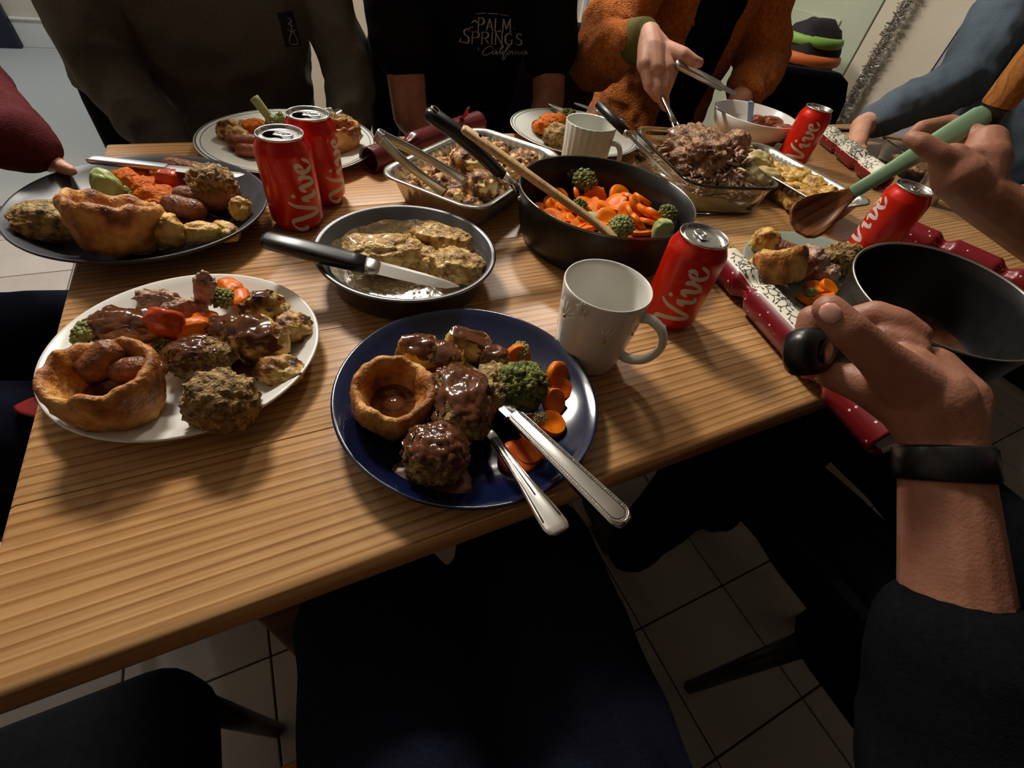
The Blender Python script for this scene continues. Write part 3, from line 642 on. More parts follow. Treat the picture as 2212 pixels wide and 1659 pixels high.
# carving knife propped on the dish
kA = pz(1292, 224, 0.122); kB = pz(1452, 388, 0.079)
kn = placed('carving_knife', 'long knife with black handle propped on the glass dish beside the fluted mug', 'knife', orient(kA, kB, (0.25, 0.1, 1))); L_ = (kB - kA).length; hn = L_ * 0.40
mesh('handle', bar([(0, 0.005, 0.004, 0), (0.004, 0.0095, 0.0065, 0), (hn * 0.5, 0.0105, 0.007, 0), (hn, 0.0095, 0.006, 0)], 16, 0.7), 'black_plastic', kn)
mesh('bolster', bar([(hn, 0.009, 0.0055, 0), (hn + 0.008, 0.008, 0.0045, 0)], 14), 'steel', kn)
mesh('blade', loft([[V((x, a, 0)), V((x, b * 0.5, 0.001)), V((x, b, 0.001)), V((x, b, -0.001)), V((x, b * 0.5, -0.001))] for x, a, b in ((hn + 0.006, -0.008, 0.007), (L_ * 0.7, -0.008, 0.007), (L_ * 0.92, -0.005, 0.006), (L_, 0.001, 0.004))]), 'steel', kn, False)
# white bowl
BC = V((1.268, 0.700, T)); bo = thing('serving_bowl', 'white serving bowl with two blue plastic spoons behind a red can', 'bowl', BC)
mesh('bowl_body', lathe([(0, 0.003), (0.04, 0.003), (0.043, 0), (0.048, 0.001), (0.07, 0.014), (0.088, 0.036), (0.0965, 0.062), (0.0955, 0.0635), (0.0935, 0.062), (0.085, 0.037), (0.068, 0.018), (0.045, 0.0065), (0, 0.006)], 80), 'white_glaze', bo)
for A, B, lab in (((1548, 234, 0.072), (1612, 272, 0.03), 'blue plastic spoon leaning on the rim of the white bowl'), ((1623, 219, 0.096), (1618, 282, 0.028), 'blue plastic spoon standing upright in the white bowl')):
    a_, b_ = pz(*A), pz(*B); s_ = placed('plastic_spoon', lab, 'spoon', orient(a_, b_)); l_ = (b_ - a_).length
    mesh('handle', bar([(0, 0.004, 0.0012, 0), (0.003, 0.0075, 0.0016, 0), (l_ * 0.5, 0.0065, 0.0018, 0), (l_, 0.0055, 0.0018, 0)], 12, 0.6), 'blue_plastic', s_)
    mesh('spoon_bowl', bar([(l_ - 0.002, 0.004, 0.0018, 0), (l_ + 0.01, 0.011, 0.002, -0.001), (l_ + 0.022, 0.012, 0.002, -0.002), (l_ + 0.034, 0.004, 0.0015, 0)], 12), 'blue_plastic', s_)
# lidded plastic box of meat
pc = V((1.615, 0.485, T)); pb = thing('plastic_box', 'clear plastic food box of sliced meat beside the cream and red cracker', 'food box', pc, (0, 0, R(62)))
pl = lambda s, z: rrect(0.16 - 2 * s, 0.11 - 2 * s, 0.018, z, 5)
mesh('box_body', loft([pl(0.010, 0), pl(0.008, 0.002), pl(0.002, 0.044), pl(-0.003, 0.045), pl(-0.003, 0.047), pl(0.0025, 0.047), pl(0.0088, 0.0035)]), 'clear_plastic', pb, ang=40)

# ------------------------------------------------------------------ cutlery
def beads(pts, r, step):
    out = []; acc = 0; last = pts[0]; out.append(last)
    for p in pts[1:]:
        d = (p - last).length
        while d >= step:
            last = last + (p - last) * (step / d); out.append(last); d = (p - last).length
    return merge(*[ell(p, (r, r, r * 0.8), None, 1) for p in out])
def table_knife(label, A, B, blade=0.11, m='steel', up=(0, 0, 1), w0=0.0096, w1=0.0072, beading=True):
    A, B = V(A), V(B); L = (B - A).length; t = placed('table_knife', label, 'knife', orient(A, B, up))
    h = mesh('handle', bar([(0, w0 * 0.55, 0.0016, 0), (0.0018, w0 * 0.82, 0.0026, 0), (0.006, w0, 0.0034, 0), (0.016, w0, 0.0036, 0), (L * 0.6, (w0 + w1) / 2, 0.0036, 0), (L, w1, 0.0034, 0)], 20, 0.45), m, t, ang=60)
    if beading:
        def hw(x): return (w0 + (w1 - w0) * x / L)
        def outline(off):
            l = [V((x, hw(x) - off, 0.0036)) for x in [L - 0.002 - i * (L - 0.012) / 40 for i in range(41)]]
            r_ = w0 - off; c = [V((0.0105 - r_ * math.sin(a), r_ * math.cos(a), 0.0036)) for a in [math.pi * i / 20 for i in range(1, 20)]]
            return l + c + [V((p.x, -p.y, p.z)) for p in reversed(l)]
        mesh('beading', beads(outline(0.0016), 0.00062, 0.0021), 'steel', h)
        mesh('engraved_line', tube(outline(0.0030), 0.00022, 5), 'patch_dark', h); mesh('border', tube(outline(0.0004), 0.0004, 6), 'steel', h)
    mesh('blade', loft([[V((x, -b, 0.0)), V((x, 0, 0.0011)), V((x, a, 0.0009)), V((x, a, -0.0009)), V((x, 0, -0.0011))] for x, a, b in ((L - 0.001, w1 * 0.86, w1 * 0.86), (L + 0.012, 0.0066, 0.0088), (L + blade * 0.7, 0.0068, 0.0108), (L + blade * 0.93, 0.0060, 0.0070), (L + blade, 0.003, 0.0))]), m, t, False)
    return t
def table_fork(label, A, B, C, m='steel', w0=0.0100):
    A, B, C = V(A), V(B), V(C); t = placed('table_fork', label, 'fork', orient(A, B)); L = (B - A).length
    mesh('handle', bar([(0, w0 * 0.5, 0.0010, 0.0006), (0.002, w0 * 0.85, 0.0016, 0.0004), (0.007, w0, 0.0020, 0), (0.02, w0 * 0.96, 0.0020, 0), (L * 0.5, w0 * 0.62, 0.0020, 0), (L * 0.8, w0 * 0.45, 0.0020, 0), (L, w0 * 0.42, 0.0020, 0)], 18, 0.7), m, t)
    for s in (-1, 1):
        mesh('ridge', tube([V((0.012, s * w0 * 0.72, 0.0020)), V((L * 0.5, s * w0 * 0.40, 0.0021)), V((L, s * w0 * 0.24, 0.0021))], 0.0006, 6), m, t)
    mesh('ridge', tube([V((0.035, 0, 0.0019)), V((L, 0, 0.0021))], 0.0007, 6), m, t)
    iv = t.matrix_world.inverted() if False else orient(A, B).inverted(); c = iv @ C; d = (c - V((L, 0, 0))).normalized()
    hd = [bar([(L - 0.002, w0 * 0.42, 0.002, 0), (L + 0.012, 0.005, 0.0016, c.z * 0.2), (L + 0.026, 0.0105, 0.0013, c.z * 0.5), (L + 0.034, 0.0105, 0.0012, c.z * 0.6)], 14)]
    for k in range(4):
        y = -0.0087 + k * 0.0058; hd.append(tube([V((L + 0.032, y, c.z * 0.6)), V((L + 0.055, y, c.z)), V((L + 0.076, y * 0.94, c.z * 1.05))], [0.0015, 0.0013, 0.0006], 8))
    mesh('tines', merge(*hd), m, t); return t
table_knife('steel table knife with beaded border resting on the blue plate', pz(1352, 1132, 0.050), pz(1108, 898, 0.0335), 0.10)
table_fork('steel table fork with ridged handle resting on the blue plate', pz(1212, 1152, 0.046), pz(1068, 948, 0.0300), pz(1052, 925, 0.020))
table_knife('steel table knife laid along the far rim of the black plate', pz(190, 344, 0.037), pz(362, 362, 0.0385), 0.098, 'steel_dull', beading=False, w0=0.008, w1=0.0072)
for A, B, lab in (((708, 232, 0.046), (722, 262, 0.028), 'short pale steel cutlery handle beside the second red can'), ((738, 236, 0.044), (700, 258, 0.030), 'pale steel cutlery handle crossing another behind the red cans')):
    a_, b_ = pz(*A), pz(*B); b_ = a_ + (b_ - a_).normalized() * 0.09; t_ = placed('table_fork', lab, 'fork', orient(a_, b_))
    mesh('handle', bar([(0, 0.005, 0.0012, 0), (0.003, 0.009, 0.002, 0), (0.03, 0.0085, 0.002, 0), (0.065, 0.0045, 0.002, 0), (0.075, 0.004, 0.0016, 0)], 14), 'steel', t_)
    mesh('tines', merge(bar([(0.074, 0.004, 0.0016, 0), (0.085, 0.01, 0.0012, -0.001), (0.095, 0.01, 0.0012, -0.002)], 12), *[tube([V((0.094, y, -0.002)), V((0.115, y, 0))], 0.0012, 6) for y in (-0.0075, -0.0025, 0.0025, 0.0075)]), 'steel', t_)
table_knife('dull steel table knife on the plate behind the fluted mug', pz(1352, 262, 0.024), pz(1290, 240, 0.026), 0.06, 'steel_dull', beading=False)
table_fork('dull steel fork on the plate behind the fluted mug', pz(1186, 222, 0.030), pz(1236, 252, 0.022), pz(1250, 262, 0.018), 'steel_dull', 0.008)

# ------------------------------------------------------------------ crackers
SPRIG = [[(0, 0), (0.25, 0.12), (0.5, 0.1), (0.8, 0.25), (1.0, 0.2)], [(0.2, 0.1), (0.28, 0.35), (0.42, 0.5)], [(0.5, 0.1), (0.62, -0.15), (0.78, -0.28)], [(0.7, 0.2), (0.75, 0.42), (0.9, 0.52)]]
LEAF = [((0.28, 0.35), (0.18, 0.48)), ((0.42, 0.5), (0.5, 0.62)), ((0.62, -0.15), (0.52, -0.28)), ((0.78, -0.28), (0.92, -0.32)), ((0.75, 0.42), (0.64, 0.55)), ((0.9, 0.52), (1.04, 0.56)), ((1.0, 0.2), (1.14, 0.12)), ((0.1, 0.05), (0.05, 0.2))]
def cracker(label, A, B, cream, red='cracker_red', rad=0.0225, seed=1, body=(0.30, 0.66)):
    A, B = V(A), V(B); L = (B - A).length; M4 = orient(A, B); t = placed('christmas_cracker', label, 'christmas cracker', M4)
    def rr(x):
        f = x / L; r = rad
        for p in body:
            d = abs(f - p) / 0.055
            if d < 1: r *= 0.52 + 0.48 * d ** 1.3
        return r * (0.97 if f < body[0] - 0.05 or f > body[1] + 0.05 else 1.0)
    xs = [L * i / 72 for i in range(73)]
    def sector(a0, a1, n):
        loops = []
        for x in xs:
            f = x / L; near = min(abs(f - p) for p in body); lp = []
            for j in range(n + 1):
                a = a0 + (a1 - a0) * j / n; ruf = 1 + (0.10 * math.sin(a * 9 + seed) * max(0, 1 - near / 0.07))
                r = rr(x) * ruf; lp.append(V((x, r * math.cos(a), r * math.sin(a))))
            loops.append(lp)
        ins = [V((L * 0.985, p.y * 0.86, p.z * 0.86)) for p in loops[-1]]; ins0 = [V((L * 0.015, p.y * 0.86, p.z * 0.86)) for p in loops[0]]
        return loft([ins0] + loops + [ins], False, False, False)
    if cream:
        c0, c1_ = R(cream[0]), R(cream[1])
        cr = mesh('cream_wrapper', sector(c0, c1_, 22), 'cracker_cream', t, label='cream paper printed with leafy sprigs')
        mesh('red_wrapper', sector(c1_, c0 + 2 * math.pi, 30), red, t, label='red paper with pale dots')
        rg = random.Random(seed); st = []
        vs_, fs = [], []
        def mp_(x, y):
            r = rr(x) + 0.00025; a = c0 + 0.12 + y / rad; return V((x, r * math.cos(a), r * math.sin(a)))
        span = (c1_ - c0 - 0.24) * rad; parts = []
        for x0 in [0.010 + k * 0.026 for k in range(int((L - 0.03) / 0.026))]:
            for y0 in (0.10, 0.30, 0.50, 0.68, 0.86):
                y_ = (y0 + rg.uniform(-0.06, 0.06)) * span; s = 0.027; a = rg.choice((0.3, 2.7, 0.6, -0.4)) ; ca, sa = math.cos(a), math.sin(a); fl = rg.choice((-1, 1))
                def w2(p): return (x0 + (p[0] * ca - fl * p[1] * sa) * s, min(span, max(0, y_ + (p[0] * sa + fl * p[1] * ca) * s)))
                parts.append(ribbon([[w2(p) for p in q] for q in SPRIG], mp_, 0.0010, 0.0014, 0, 3)); parts.append(ribbon([[w2(p) for p in q] for q in LEAF], mp_, 0.0030, 0.0034, 0, 3))
        mesh('sprig_print', merge(*parts), 'cracker_ink', cr, False)
    else: mesh('wrapper', sector(0, 2 * math.pi, 48), red, t)
    return t
cracker('red dotted and cream leaf-printed christmas cracker overhanging the table edge', pz(1566, 566, 0.0235), (0.697, -0.075, T + 0.0235), (-70, 132), seed=3, body=(0.22, 0.72), rad=0.0232)
cracker('red and cream christmas cracker between a red can and the clear plastic box', V((1.520, 0.665, T + 0.0225)), V((1.398, 0.415, T + 0.0225)), (20, 170), seed=5)
cracker('plain maroon christmas cracker behind the foil tray of cauliflower', V((0.350, 0.640, T + 0.0205)), V((0.606, 0.800, T + 0.0205)), None, 'cracker_maroon', 0.0205, 2)
cA, cB = pz(1930, 490, 0.022), pz(2140, 585, 0.022)
cracker('glittery red christmas cracker beyond the held saucepan', cA, cA + (cB - cA).normalized() * 0.26, None, 'cracker_red', 0.022, 8)
pk = spline([pz(990, 262, 0.03), pz(1004, 250, 0.05), pz(1008, 240, 0.062), pz(1014, 232, 0.066)], 4)
tag(mesh('paper_crown', tube(pk, [(0.006 - 0.0003 * i, 0.0008) for i in range(len(pk))], 6), 'red_paper'), 'torn strip of red crepe paper on the maroon cracker', 'paper strip')

# ------------------------------------------------------------------ food
SEED = [0]
def nxt(): SEED[0] += 1; return SEED[0]
def food(name, label, cat, x, y, zb, size, m, amp=0.16, freq=1.8, rz=0.0, tilt=(0, 0), sub=4, sq=0.9, group=None, clump=0.0, flat=0.75, crumb=None):
    if crumb is None: crumb = {'stuffing': (0.075, 7.5), 'herb_crust': (0.06, 7.5), 'herb_chicken': (0.045, 8), 'lamb': (0.10, 5), 'lamb_dark': (0.09, 5), 'potato': (0.08, 4.5), 'potato_char': (0.11, 5), 'cauliflower': (0.09, 6), 'carrot_mash': (0.14, 4), 'bacon': (0.05, 4)}.get(m)
    if sub == 4 and m in ('stuffing', 'herb_crust', 'herb_chicken') and max(size) > 80: sub = 5
    p0 = pz(x, y, zb); k = mpp(p0); s = [q * k / 2 for q in size]
    p = pz(x, y, zb + s[2] * 0.9)
    o = mesh(name, blobgeo(s, amp, freq, sub, nxt(), sq, flat, 3, clump, crumb), m, None, True, p, (R(tilt[0]), R(tilt[1]), CAMROT + R(rz)))
    return tag(o, label, cat, group)
def coat(o, thr=0.2, seed=0, off=0.0016, fr=40, m='gravy', amp=0.6, name='gravy_coat'):
    me = o.data; rot = o.rotation_euler.to_matrix(); keep = {}
    for v in me.vertices:
        n_ = rot @ v.normal; d = n_.z + amp * noise.noise(v.co * fr + V((seed * 2.3, 1, seed))) - thr
        if d > 0: keep[v.index] = d
    fs = [tuple(p.vertices) for p in me.polygons if all(i in keep for i in p.vertices)]
    if not fs: return
    used = sorted({i for f in fs for i in f}); mp_ = {i: k for k, i in enumerate(used)}
    vs_ = [me.vertices[i].co + me.vertices[i].normal * (off * min(1.0, keep[i] * 5) - 0.0002) for i in used]
    c = mesh(name, (vs_, [tuple(mp_[i] for i in f) for f in fs]), m, o); c['label'] = 'glossy brown gravy'; return c
def puddle(label, x, y, zb, w_, d_, seed=1, m='gravy', h=0.003, rz=0):
    p0 = pz(x, y, zb); k = mpp(p0) / 2
    def rf(a, z): return 1 + 0.16 * noise.noise(V((math.cos(a) * 1.5, math.sin(a) * 1.5, seed * 3.7))) + 0.06 * noise.noise(V((math.cos(a) * 4, math.sin(a) * 4, seed)))
    g_ = lathe([(0, 0), (1, 0), (1.02, 0.3), (0.97, 0.75), (0.85, 0.95), (0.5, 1.0), (0, 1.0)], 56, rf)
    g_ = xf(g_, Matrix.Diagonal((w_ * k, d_ * k * 1.5, h, 1)))
    return tag(mesh('gravy_pool', g_, m, None, True, p0, (0, 0, CAMROT + R(rz))), label, 'gravy')
def yorkshire(label, x, y, zb, wpx, h, gravy=True, tilt=(0, 0), flare=1.0, seed=None):
    p = pz(x, y, zb); r = wpx * mpp(pz(x, y, zb + h / 2)) / 2; s = seed or nxt()
    rf = lambda a, z: 1 + 0.08 * noise.noise(V((math.cos(a) * 1.3, math.sin(a) * 1.3, z * 30 + s))) + 0.05 * noise.noise(V((math.cos(a) * 4, math.sin(a) * 4, z * 90 + s * 2))) + 0.03 * noise.noise(V((math.cos(a) * 9, math.sin(a) * 9, z * 160 + s)))
    wb = lambda a, q: (0.08 * h * noise.noise(V((math.cos(a) * 3 + s, math.sin(a) * 3, 7))) + 0.13 * h * noise.noise(V((math.cos(a) * 1.4 + s, math.sin(a) * 1.4, 1)))) if q > r * 0.6 else 0
    prof = [(0, 0.0), (r * 0.64, 0.0), (r * 0.74, h * 0.06), (r * 0.82, h * 0.18), (r * (0.9 if flare <= 1 else 0.86), h * 0.35), (r * 0.95, h * 0.5), (r * 0.97, h * 0.62), (r * 1.0, h * 0.74), (r * 0.985, h * 0.86), (r * 0.95, h * 0.95), (r * 0.88, h), (r * 0.80, h * 0.97), (r * 0.73, h * 0.86), (r * 0.67, h * 0.7), (r * 0.56, h * 0.5), (r * 0.42, h * 0.36), (r * 0.2, h * 0.31), (0, h * 0.3)]
    o = tag(mesh('yorkshire_pudding', lathe(prof, 72, rf, wb), 'yorkshire', None, True, p, (R(tilt[0]), R(tilt[1]), CAMROT)), label, 'yorkshire pudding')
    if gravy: mesh('gravy', move(lathe([(0, 0.0035), (r * 0.3, 0.003), (r * 0.52, 0.0005), (r * 0.55, -0.002), (0, -0.002)], 40), (0, 0, h * 0.46)), 'gravy', o, label='gravy pooled in the pudding')
    return o
def broccoli(label, x, y, zb, wpx, m='broccoli_crown', tilt=(20, 0), rz=0, n=46, stem=1.0, group=None, hs=0.75, cat='broccoli'):
    p = pz(x, y, zb); r = wpx * mpp(p) / 2; s = nxt(); rg = random.Random(s)
    t = thing('broccoli_floret', label, cat, pz(x, y, zb + r * 0.8), (R(tilt[0]), R(tilt[1]), CAMROT + R(rz)), group)
    parts = []
    n = int(n * 2.4)
    for k in range(n):
        th = 2.39996 * k; ph = 0.5 * math.pi * 1.05 * math.sqrt((k + 0.5) / n); d = V((math.sin(ph) * math.cos(th), math.sin(ph) * math.sin(th), math.cos(ph) * hs))
        q = d * r * (0.72 + 0.12 * noise.noise(d * 3 + V((s, 0, 0)))); rr = r * rg.uniform(0.13, 0.20); parts.append(xf(blobgeo((rr, rr, rr), 0.5, 2.5, 1 if wpx < 60 else 2, s * 50 + k), Matrix.Translation(q)))
    mesh('crown', merge(*parts), m, t)
    br = [tube(spline([V((0, 0, -r * 0.95 * stem)), V((0, 0, -r * 0.3)), V((0, 0, r * 0.2))], 4), lerps([r * 0.30, r * 0.26, r * 0.36], 4), 10)]
    for k in range(5):
        a = k * 1.257; br.append(tube([V((0, 0, -r * 0.4)), V((math.cos(a) * r * 0.5, math.sin(a) * r * 0.5, r * 0.12))], [r * 0.16, r * 0.13], 8))
    mesh('stem', merge(*br), 'broccoli_stem', t); return t
def coin(name, label, cat, x, y, z, rpx, thick, m, tilt, rz, group):
    p = pz(x, y, z); r = rpx * mpp(p); s = nxt()
    rf = lambda a, zz: 1 + 0.05 * noise.noise(V((math.cos(a) * 1.6, math.sin(a) * 1.6, s * 2.1)))
    g_ = lathe([(0, -thick / 2), (r * 0.9, -thick / 2), (r, -thick * 0.32), (r, thick * 0.32), (r * 0.92, thick / 2), (r * 0.45, thick / 2 + 0.0001), (r * 0.42, thick / 2), (0, thick / 2)], 28, rf)
    return tag(mesh(name, g_, m, None, True, p, (R(tilt[0]), R(tilt[1]), CAMROT + R(rz)), ang=50), label, cat, group)
def sausage(label, x, y, zb, lpx, dpx, rz, m='sausage', g=None, cat='sausage', tilt=0):
    p0 = pz(x, y, zb); k = mpp(p0); L = lpx * k / 2; r = dpx * k / 2; s = nxt(); path, rad = [], []
    for i in range(15):
        f = -1 + 2 * i / 14; path.append(V((L * f, 0.12 * L * f * f, 0.04 * L * noise.noise(V((f * 2, s, 0)))))); rad.append(max(0.1 * r, r * (1 - abs(f) ** 5) ** 0.5 * (1 + 0.06 * noise.noise(V((f * 3, s, 4))))))
    return tag(mesh('sausage', tube(path, rad, 18), m, None, True, p0 + V((0, 0, r * 0.95)), (0, R(tilt), CAMROT + R(rz))), label, cat, g)
def shreds(label, x, y, zb, w_, d_, h_, n, m='lamb', name='shredded_meat', cat='meat', ln=0.034, th=0.0034, parent=None, seed=1):
    p0 = pz(x, y, zb); k = mpp(p0) / 2; rg = random.Random(seed); parts = []
    for i in range(n):
        q = V((rg.uniform(-1, 1), rg.uniform(-1, 1), 0))
        if q.length > 1: continue
        z = h_ * (1 - q.length ** 2) * rg.uniform(0.5, 1.0) + th; c = V((q.x * w_ * k, q.y * d_ * k, z)); a = rg.gauss(0.5, 0.7); l = ln * rg.uniform(0.5, 1.1)
        d = V((math.cos(a), math.sin(a), rg.uniform(-0.35, 0.35))) * l / 2; b = V((0, 0, rg.uniform(-0.006, 0.006)))
        parts.append(tube(spline([c - d, c + b, c + d], 3), lerps([th * 0.5, th * rg.uniform(0.8, 1.3), th * 0.4], 3), 6))
    if parent: return mesh(name, move(merge(*parts), p0 - parent.location), m, parent)
    return tag(mesh(name, merge(*parts), m, None, True, p0, (0, 0, CAMROT)), label, cat)

PB = 0.0085                                 # floor of the coupe plates
# --- navy plate
yorkshire('small yorkshire pudding with gravy in its hollow on the navy plate', 851, 895, PB, 186, 0.043, tilt=(4, 3), seed=21)
puddle('gravy pool under the stuffing ball on the navy plate', 932, 1036, 0.0122, 178, 74, 2, h=0.0045)
o = food('stuffing_ball', 'gravy-coated stuffing ball on the navy plate', 'stuffing', 942, 985, PB, (132, 120, 128), 'stuffing', 0.08, 2.4, clump=0.08); coat(o, 0.18, 1, 0.0024, 30, amp=0.8)
o = food('chicken_piece', 'crusted chicken piece with gravy poured over it on the navy plate', 'chicken', 995, 872, PB, (128, 175, 110), 'herb_crust', 0.16, 1.9, rz=8, clump=0.05); coat(o, 0.28, 5, 0.0026, 28, amp=1.0)
o = food('chicken_piece', 'pale crusted chicken piece next to the broccoli on the navy plate', 'chicken', 1062, 838, PB, (72, 110, 92), 'herb_crust', 0.2, 2.2, clump=0.06)
o = food('roast_potato', 'pale roast potato with gravy behind the yorkshire pudding on the navy plate', 'potato', 905, 765, PB + 0.004, (95, 70, 78), 'potato', 0.18, 1.8); coat(o, 0.55, 2, 0.002, 40)
o = food('roast_potato', 'wedge of roast potato near the far rim of the navy plate', 'potato', 1010, 746, PB + 0.006, (92, 60, 60), 'potato', 0.12, 1.6, sq=0.6, tilt=(10, 18)); coat(o, 0.75, 4, 0.0016, 40)
o = food('roast_potato', 'gravy-covered roast potato behind the chicken on the navy plate', 'potato', 960, 775, PB + 0.004, (80, 70, 66), 'potato', 0.2, 1.9); coat(o, 0.4, 6, 0.002, 30, amp=0.9)
o = food('chicken_piece', 'gravy-covered scrap of chicken beside the carrot on the navy plate', 'chicken', 1062, 772, PB + 0.004, (70, 50, 46), 'herb_crust', 0.2, 2); coat(o, 0.0, 7, 0.0016, 30)
broccoli('large dark broccoli floret on the navy plate', 1128, 835, PB, 122, 'broccoli_crown', (34, 26), -20, 60)
broccoli('small pale broccoli floret near the far rim of the navy plate', 1124, 758, PB + 0.006, 50, 'broccoli_pale', (15, -30), 0, 24)
broccoli('tiny cauliflower sprig beside the knife on the navy plate', 1165, 905, PB + 0.006, 40, 'cauliflower_pale', (60, 10), 20, 20, cat='cauliflower')
NG = 'carrot slices on the navy plate'
for x, y, z, r, tl, rz, mm in ((1118, 772, 0.020, 30, (70, 0), 20, 'carrot'), (1205, 812, 0.022, 32, (50, 30), 30, 'carrot'), (1196, 868, 0.020, 30, (28, 40), 0, 'carrot'), (1190, 915, 0.0165, 32, (8, 10), 10, 'carrot'), (1212, 840, 0.016, 26, (20, 20), 0, 'carrot_red'), (1118, 990, 0.0125, 42, (3, 2), 0, 'carrot_red'), (1142, 975, 0.0155, 34, (10, -6), 0, 'carrot_red'), (1150, 925, 0.014, 34, (6, -4), 0, 'carrot_red')):
    coin('carrot_slice', 'orange carrot slice on the navy plate', 'carrot', x, y, z, r, 0.008, mm, tl, rz, NG)
# --- white plate
PW = 0.0085
o = yorkshire('large yorkshire pudding filled with sausage and gravy on the white plate', 270, 890, PW, 214, 0.052, True, (-3, 2), seed=33)
sausage('browned sausage end standing in the yorkshire pudding on the white plate', 234, 800, PW + 0.030, 92, 62, 55, tilt=-25); sausage('short sausage half sunk in gravy in the yorkshire pudding', 294, 815, PW + 0.026, 84, 52, 10, tilt=-8)
q = pz(318, 800, PW + 0.026); o = tag(mesh('gravy_pool', blobgeo((0.016, 0.013, 0.006), 0.15, 1.8, 3, 4), 'gravy', None, True, q), 'glossy gravy blob in the yorkshire pudding on the white plate', 'gravy')
food('stuffing_ball', 'crumbly brown stuffing ball on the white plate', 'stuffing', 480, 868, PW, (142, 125, 132), 'stuffing', 0.09, 2.6, clump=0.12)
tag(food('stuffing_crumb', 'stuffing crumb beside the stuffing ball on the white plate', 'stuffing', 425, 905, PW, (22, 16, 16), 'stuffing', 0.3, 2, sub=3), 'stuffing crumb beside the stuffing ball on the white plate', 'stuffing')
o = food('stuffing_slice', 'slice of stuffing with gravy in the middle of the white plate', 'stuffing', 432, 775, PW, (125, 85, 82), 'stuffing', 0.15, 2, rz=15, clump=0.06); coat(o, 0.55, 3, 0.002, 40, amp=0.9)
o = food('beef_slice', 'gravy-soaked beef near the broccoli on the white plate', 'beef', 262, 712, PW, (120, 85, 78), 'lamb_dark', 0.22, 2.2); coat(o, 0.25, 9, 0.0016, 34, amp=0.9)
o = food('beef_slice', 'second gravy-soaked beef piece beside the red pepper on the white plate', 'beef', 318, 708, PW, (95, 80, 70), 'lamb_dark', 0.2, 2.2); coat(o, 0.3, 12, 0.0016, 34, amp=0.9)
food('red_pepper', 'glossy red pepper piece in the middle of the white plate', 'pepper', 366, 705, PW, (66, 46, 110), 'tomato', 0.15, 1.6, tilt=(20, 10), sq=0.7)
food('red_pepper', 'red pepper strip behind the yorkshire pudding on the white plate', 'pepper', 330, 762, PW, (110, 45, 40), 'tomato', 0.15, 1.6, rz=20)
WG = 'carrot pieces on the white plate'
for x, y, z, s_, rz in ((415, 708, 0.022, (72, 34, 40), 35), (500, 625, 0.013, (60, 40, 40), -35), (522, 648, 0.012, (60, 36, 36), -70), (200, 788, 0.010, (44, 34, 30), 60), (445, 690, 0.012, (50, 34, 30), 20)):
    food('carrot_baton', 'orange carrot piece on the white plate', 'carrot', x, y, z, s_, 'carrot', 0.12, 1.5, rz=rz, sq=0.7, group=WG)
for x, y, z, s_, tl, rz, lab in ((335, 645, 0.010, (72, 36, 40), (0, 0), 10, 'shred of grey lamb by the far rim of the white plate'), (442, 625, 0.020, (40, 30, 98), (12, 25), 0, 'upright curl of pink lamb at the far rim of the white plate'), (400, 668, 0.012, (84, 30, 46), (0, 0), 25, 'strip of lamb between the pepper and the carrot on the white plate'), (370, 650, 0.012, (60, 26, 44), (0, 10), -20, 'ragged lamb shred behind the red pepper on the white plate')):
    food('lamb_slice', lab, 'lamb', x, y, z, s_, 'lamb', 0.28, 2.4, rz=rz, tilt=tl, sq=0.8)
broccoli('pale broccoli floret with rings of stem at the rim of the white plate', 190, 722, PW + 0.006, 74, 'broccoli_pale', (10, -30), 0, 30); broccoli('small broccoli sprig in the middle of the white plate', 352, 752, PW + 0.004, 50, 'broccoli_crown', (30, 10), 0, 22)
broccoli('broccoli sprig beside the far carrots on the white plate', 480, 645, PW + 0.008, 56, 'broccoli_pale', (20, 20), 0, 24)
puddle('gravy pool under the roast potatoes on the white plate', 530, 775, PW, 150, 90, 5)
for x, y, z, s_, mm, ct, lab in ((560, 735, 0.006, (120, 100, 92), 'potato_char', 0.25, 'big charred roast potato soaked in gravy on the white plate'), (575, 672, 0.012, (98, 66, 80), 'potato_char', 0.6, 'charred roast potato near the far rim of the white plate'), (632, 705, 0.010, (78, 66, 62), 'potato_char', None, 'golden roast potato at the right rim of the white plate'), (603, 800, 0.006, (96, 70, 62), 'potato_char', None, 'translucent roast potato at the near rim of the white plate'), (500, 715, 0.010, (90, 60, 60), 'potato_char', 0.0, 'gravy-covered roast potato beside the carrot on the white plate'), (585, 760, 0.006, (70, 50, 50), 'potato_char', 0.4, 'small roast potato between the larger ones on the white plate')):
    o = food('roast_potato', lab, 'potato', x, y, z, s_, mm, 0.26, 2.0, clump=0.05)
    if ct is not None: coat(o, ct + 0.22, x, 0.0016, 50, amp=1.0)
# --- black plate
PK = 0.0095
food('breaded_chicken', 'herb-crusted chicken breast on the black plate', 'chicken', 132, 480, PK, (185, 100, 78), 'herb_crust', 0.12, 1.6, rz=5, clump=0.03)
yorkshire('tall yorkshire pudding on the black plate', 258, 540, PK + 0.006, 190, 0.054, False, (-24, 5), 1.2, seed=41)
food('broccoli_stalk', 'pale broccoli stalk on the black plate', 'broccoli', 232, 412, PK, (54, 44, 84), 'broccoli_stem', 0.15, 1.6, tilt=(-6, 8)); broccoli('broccoli sprig beside the carrot mash on the black plate', 262, 425, PK, 56, 'broccoli_pale', (40, 0), 40, 22)
food('lamb_slice', 'slice of pink lamb behind the yorkshire pudding on the black plate', 'lamb', 298, 462, PK, (135, 60, 60), 'lamb', 0.12, 1.6, rz=-22); food('lamb_slice', 'second pink lamb slice under the first on the black plate', 'lamb', 330, 475, PK, (110, 46, 44), 'lamb', 0.12, 1.6, rz=-25)
rg = random.Random(4)
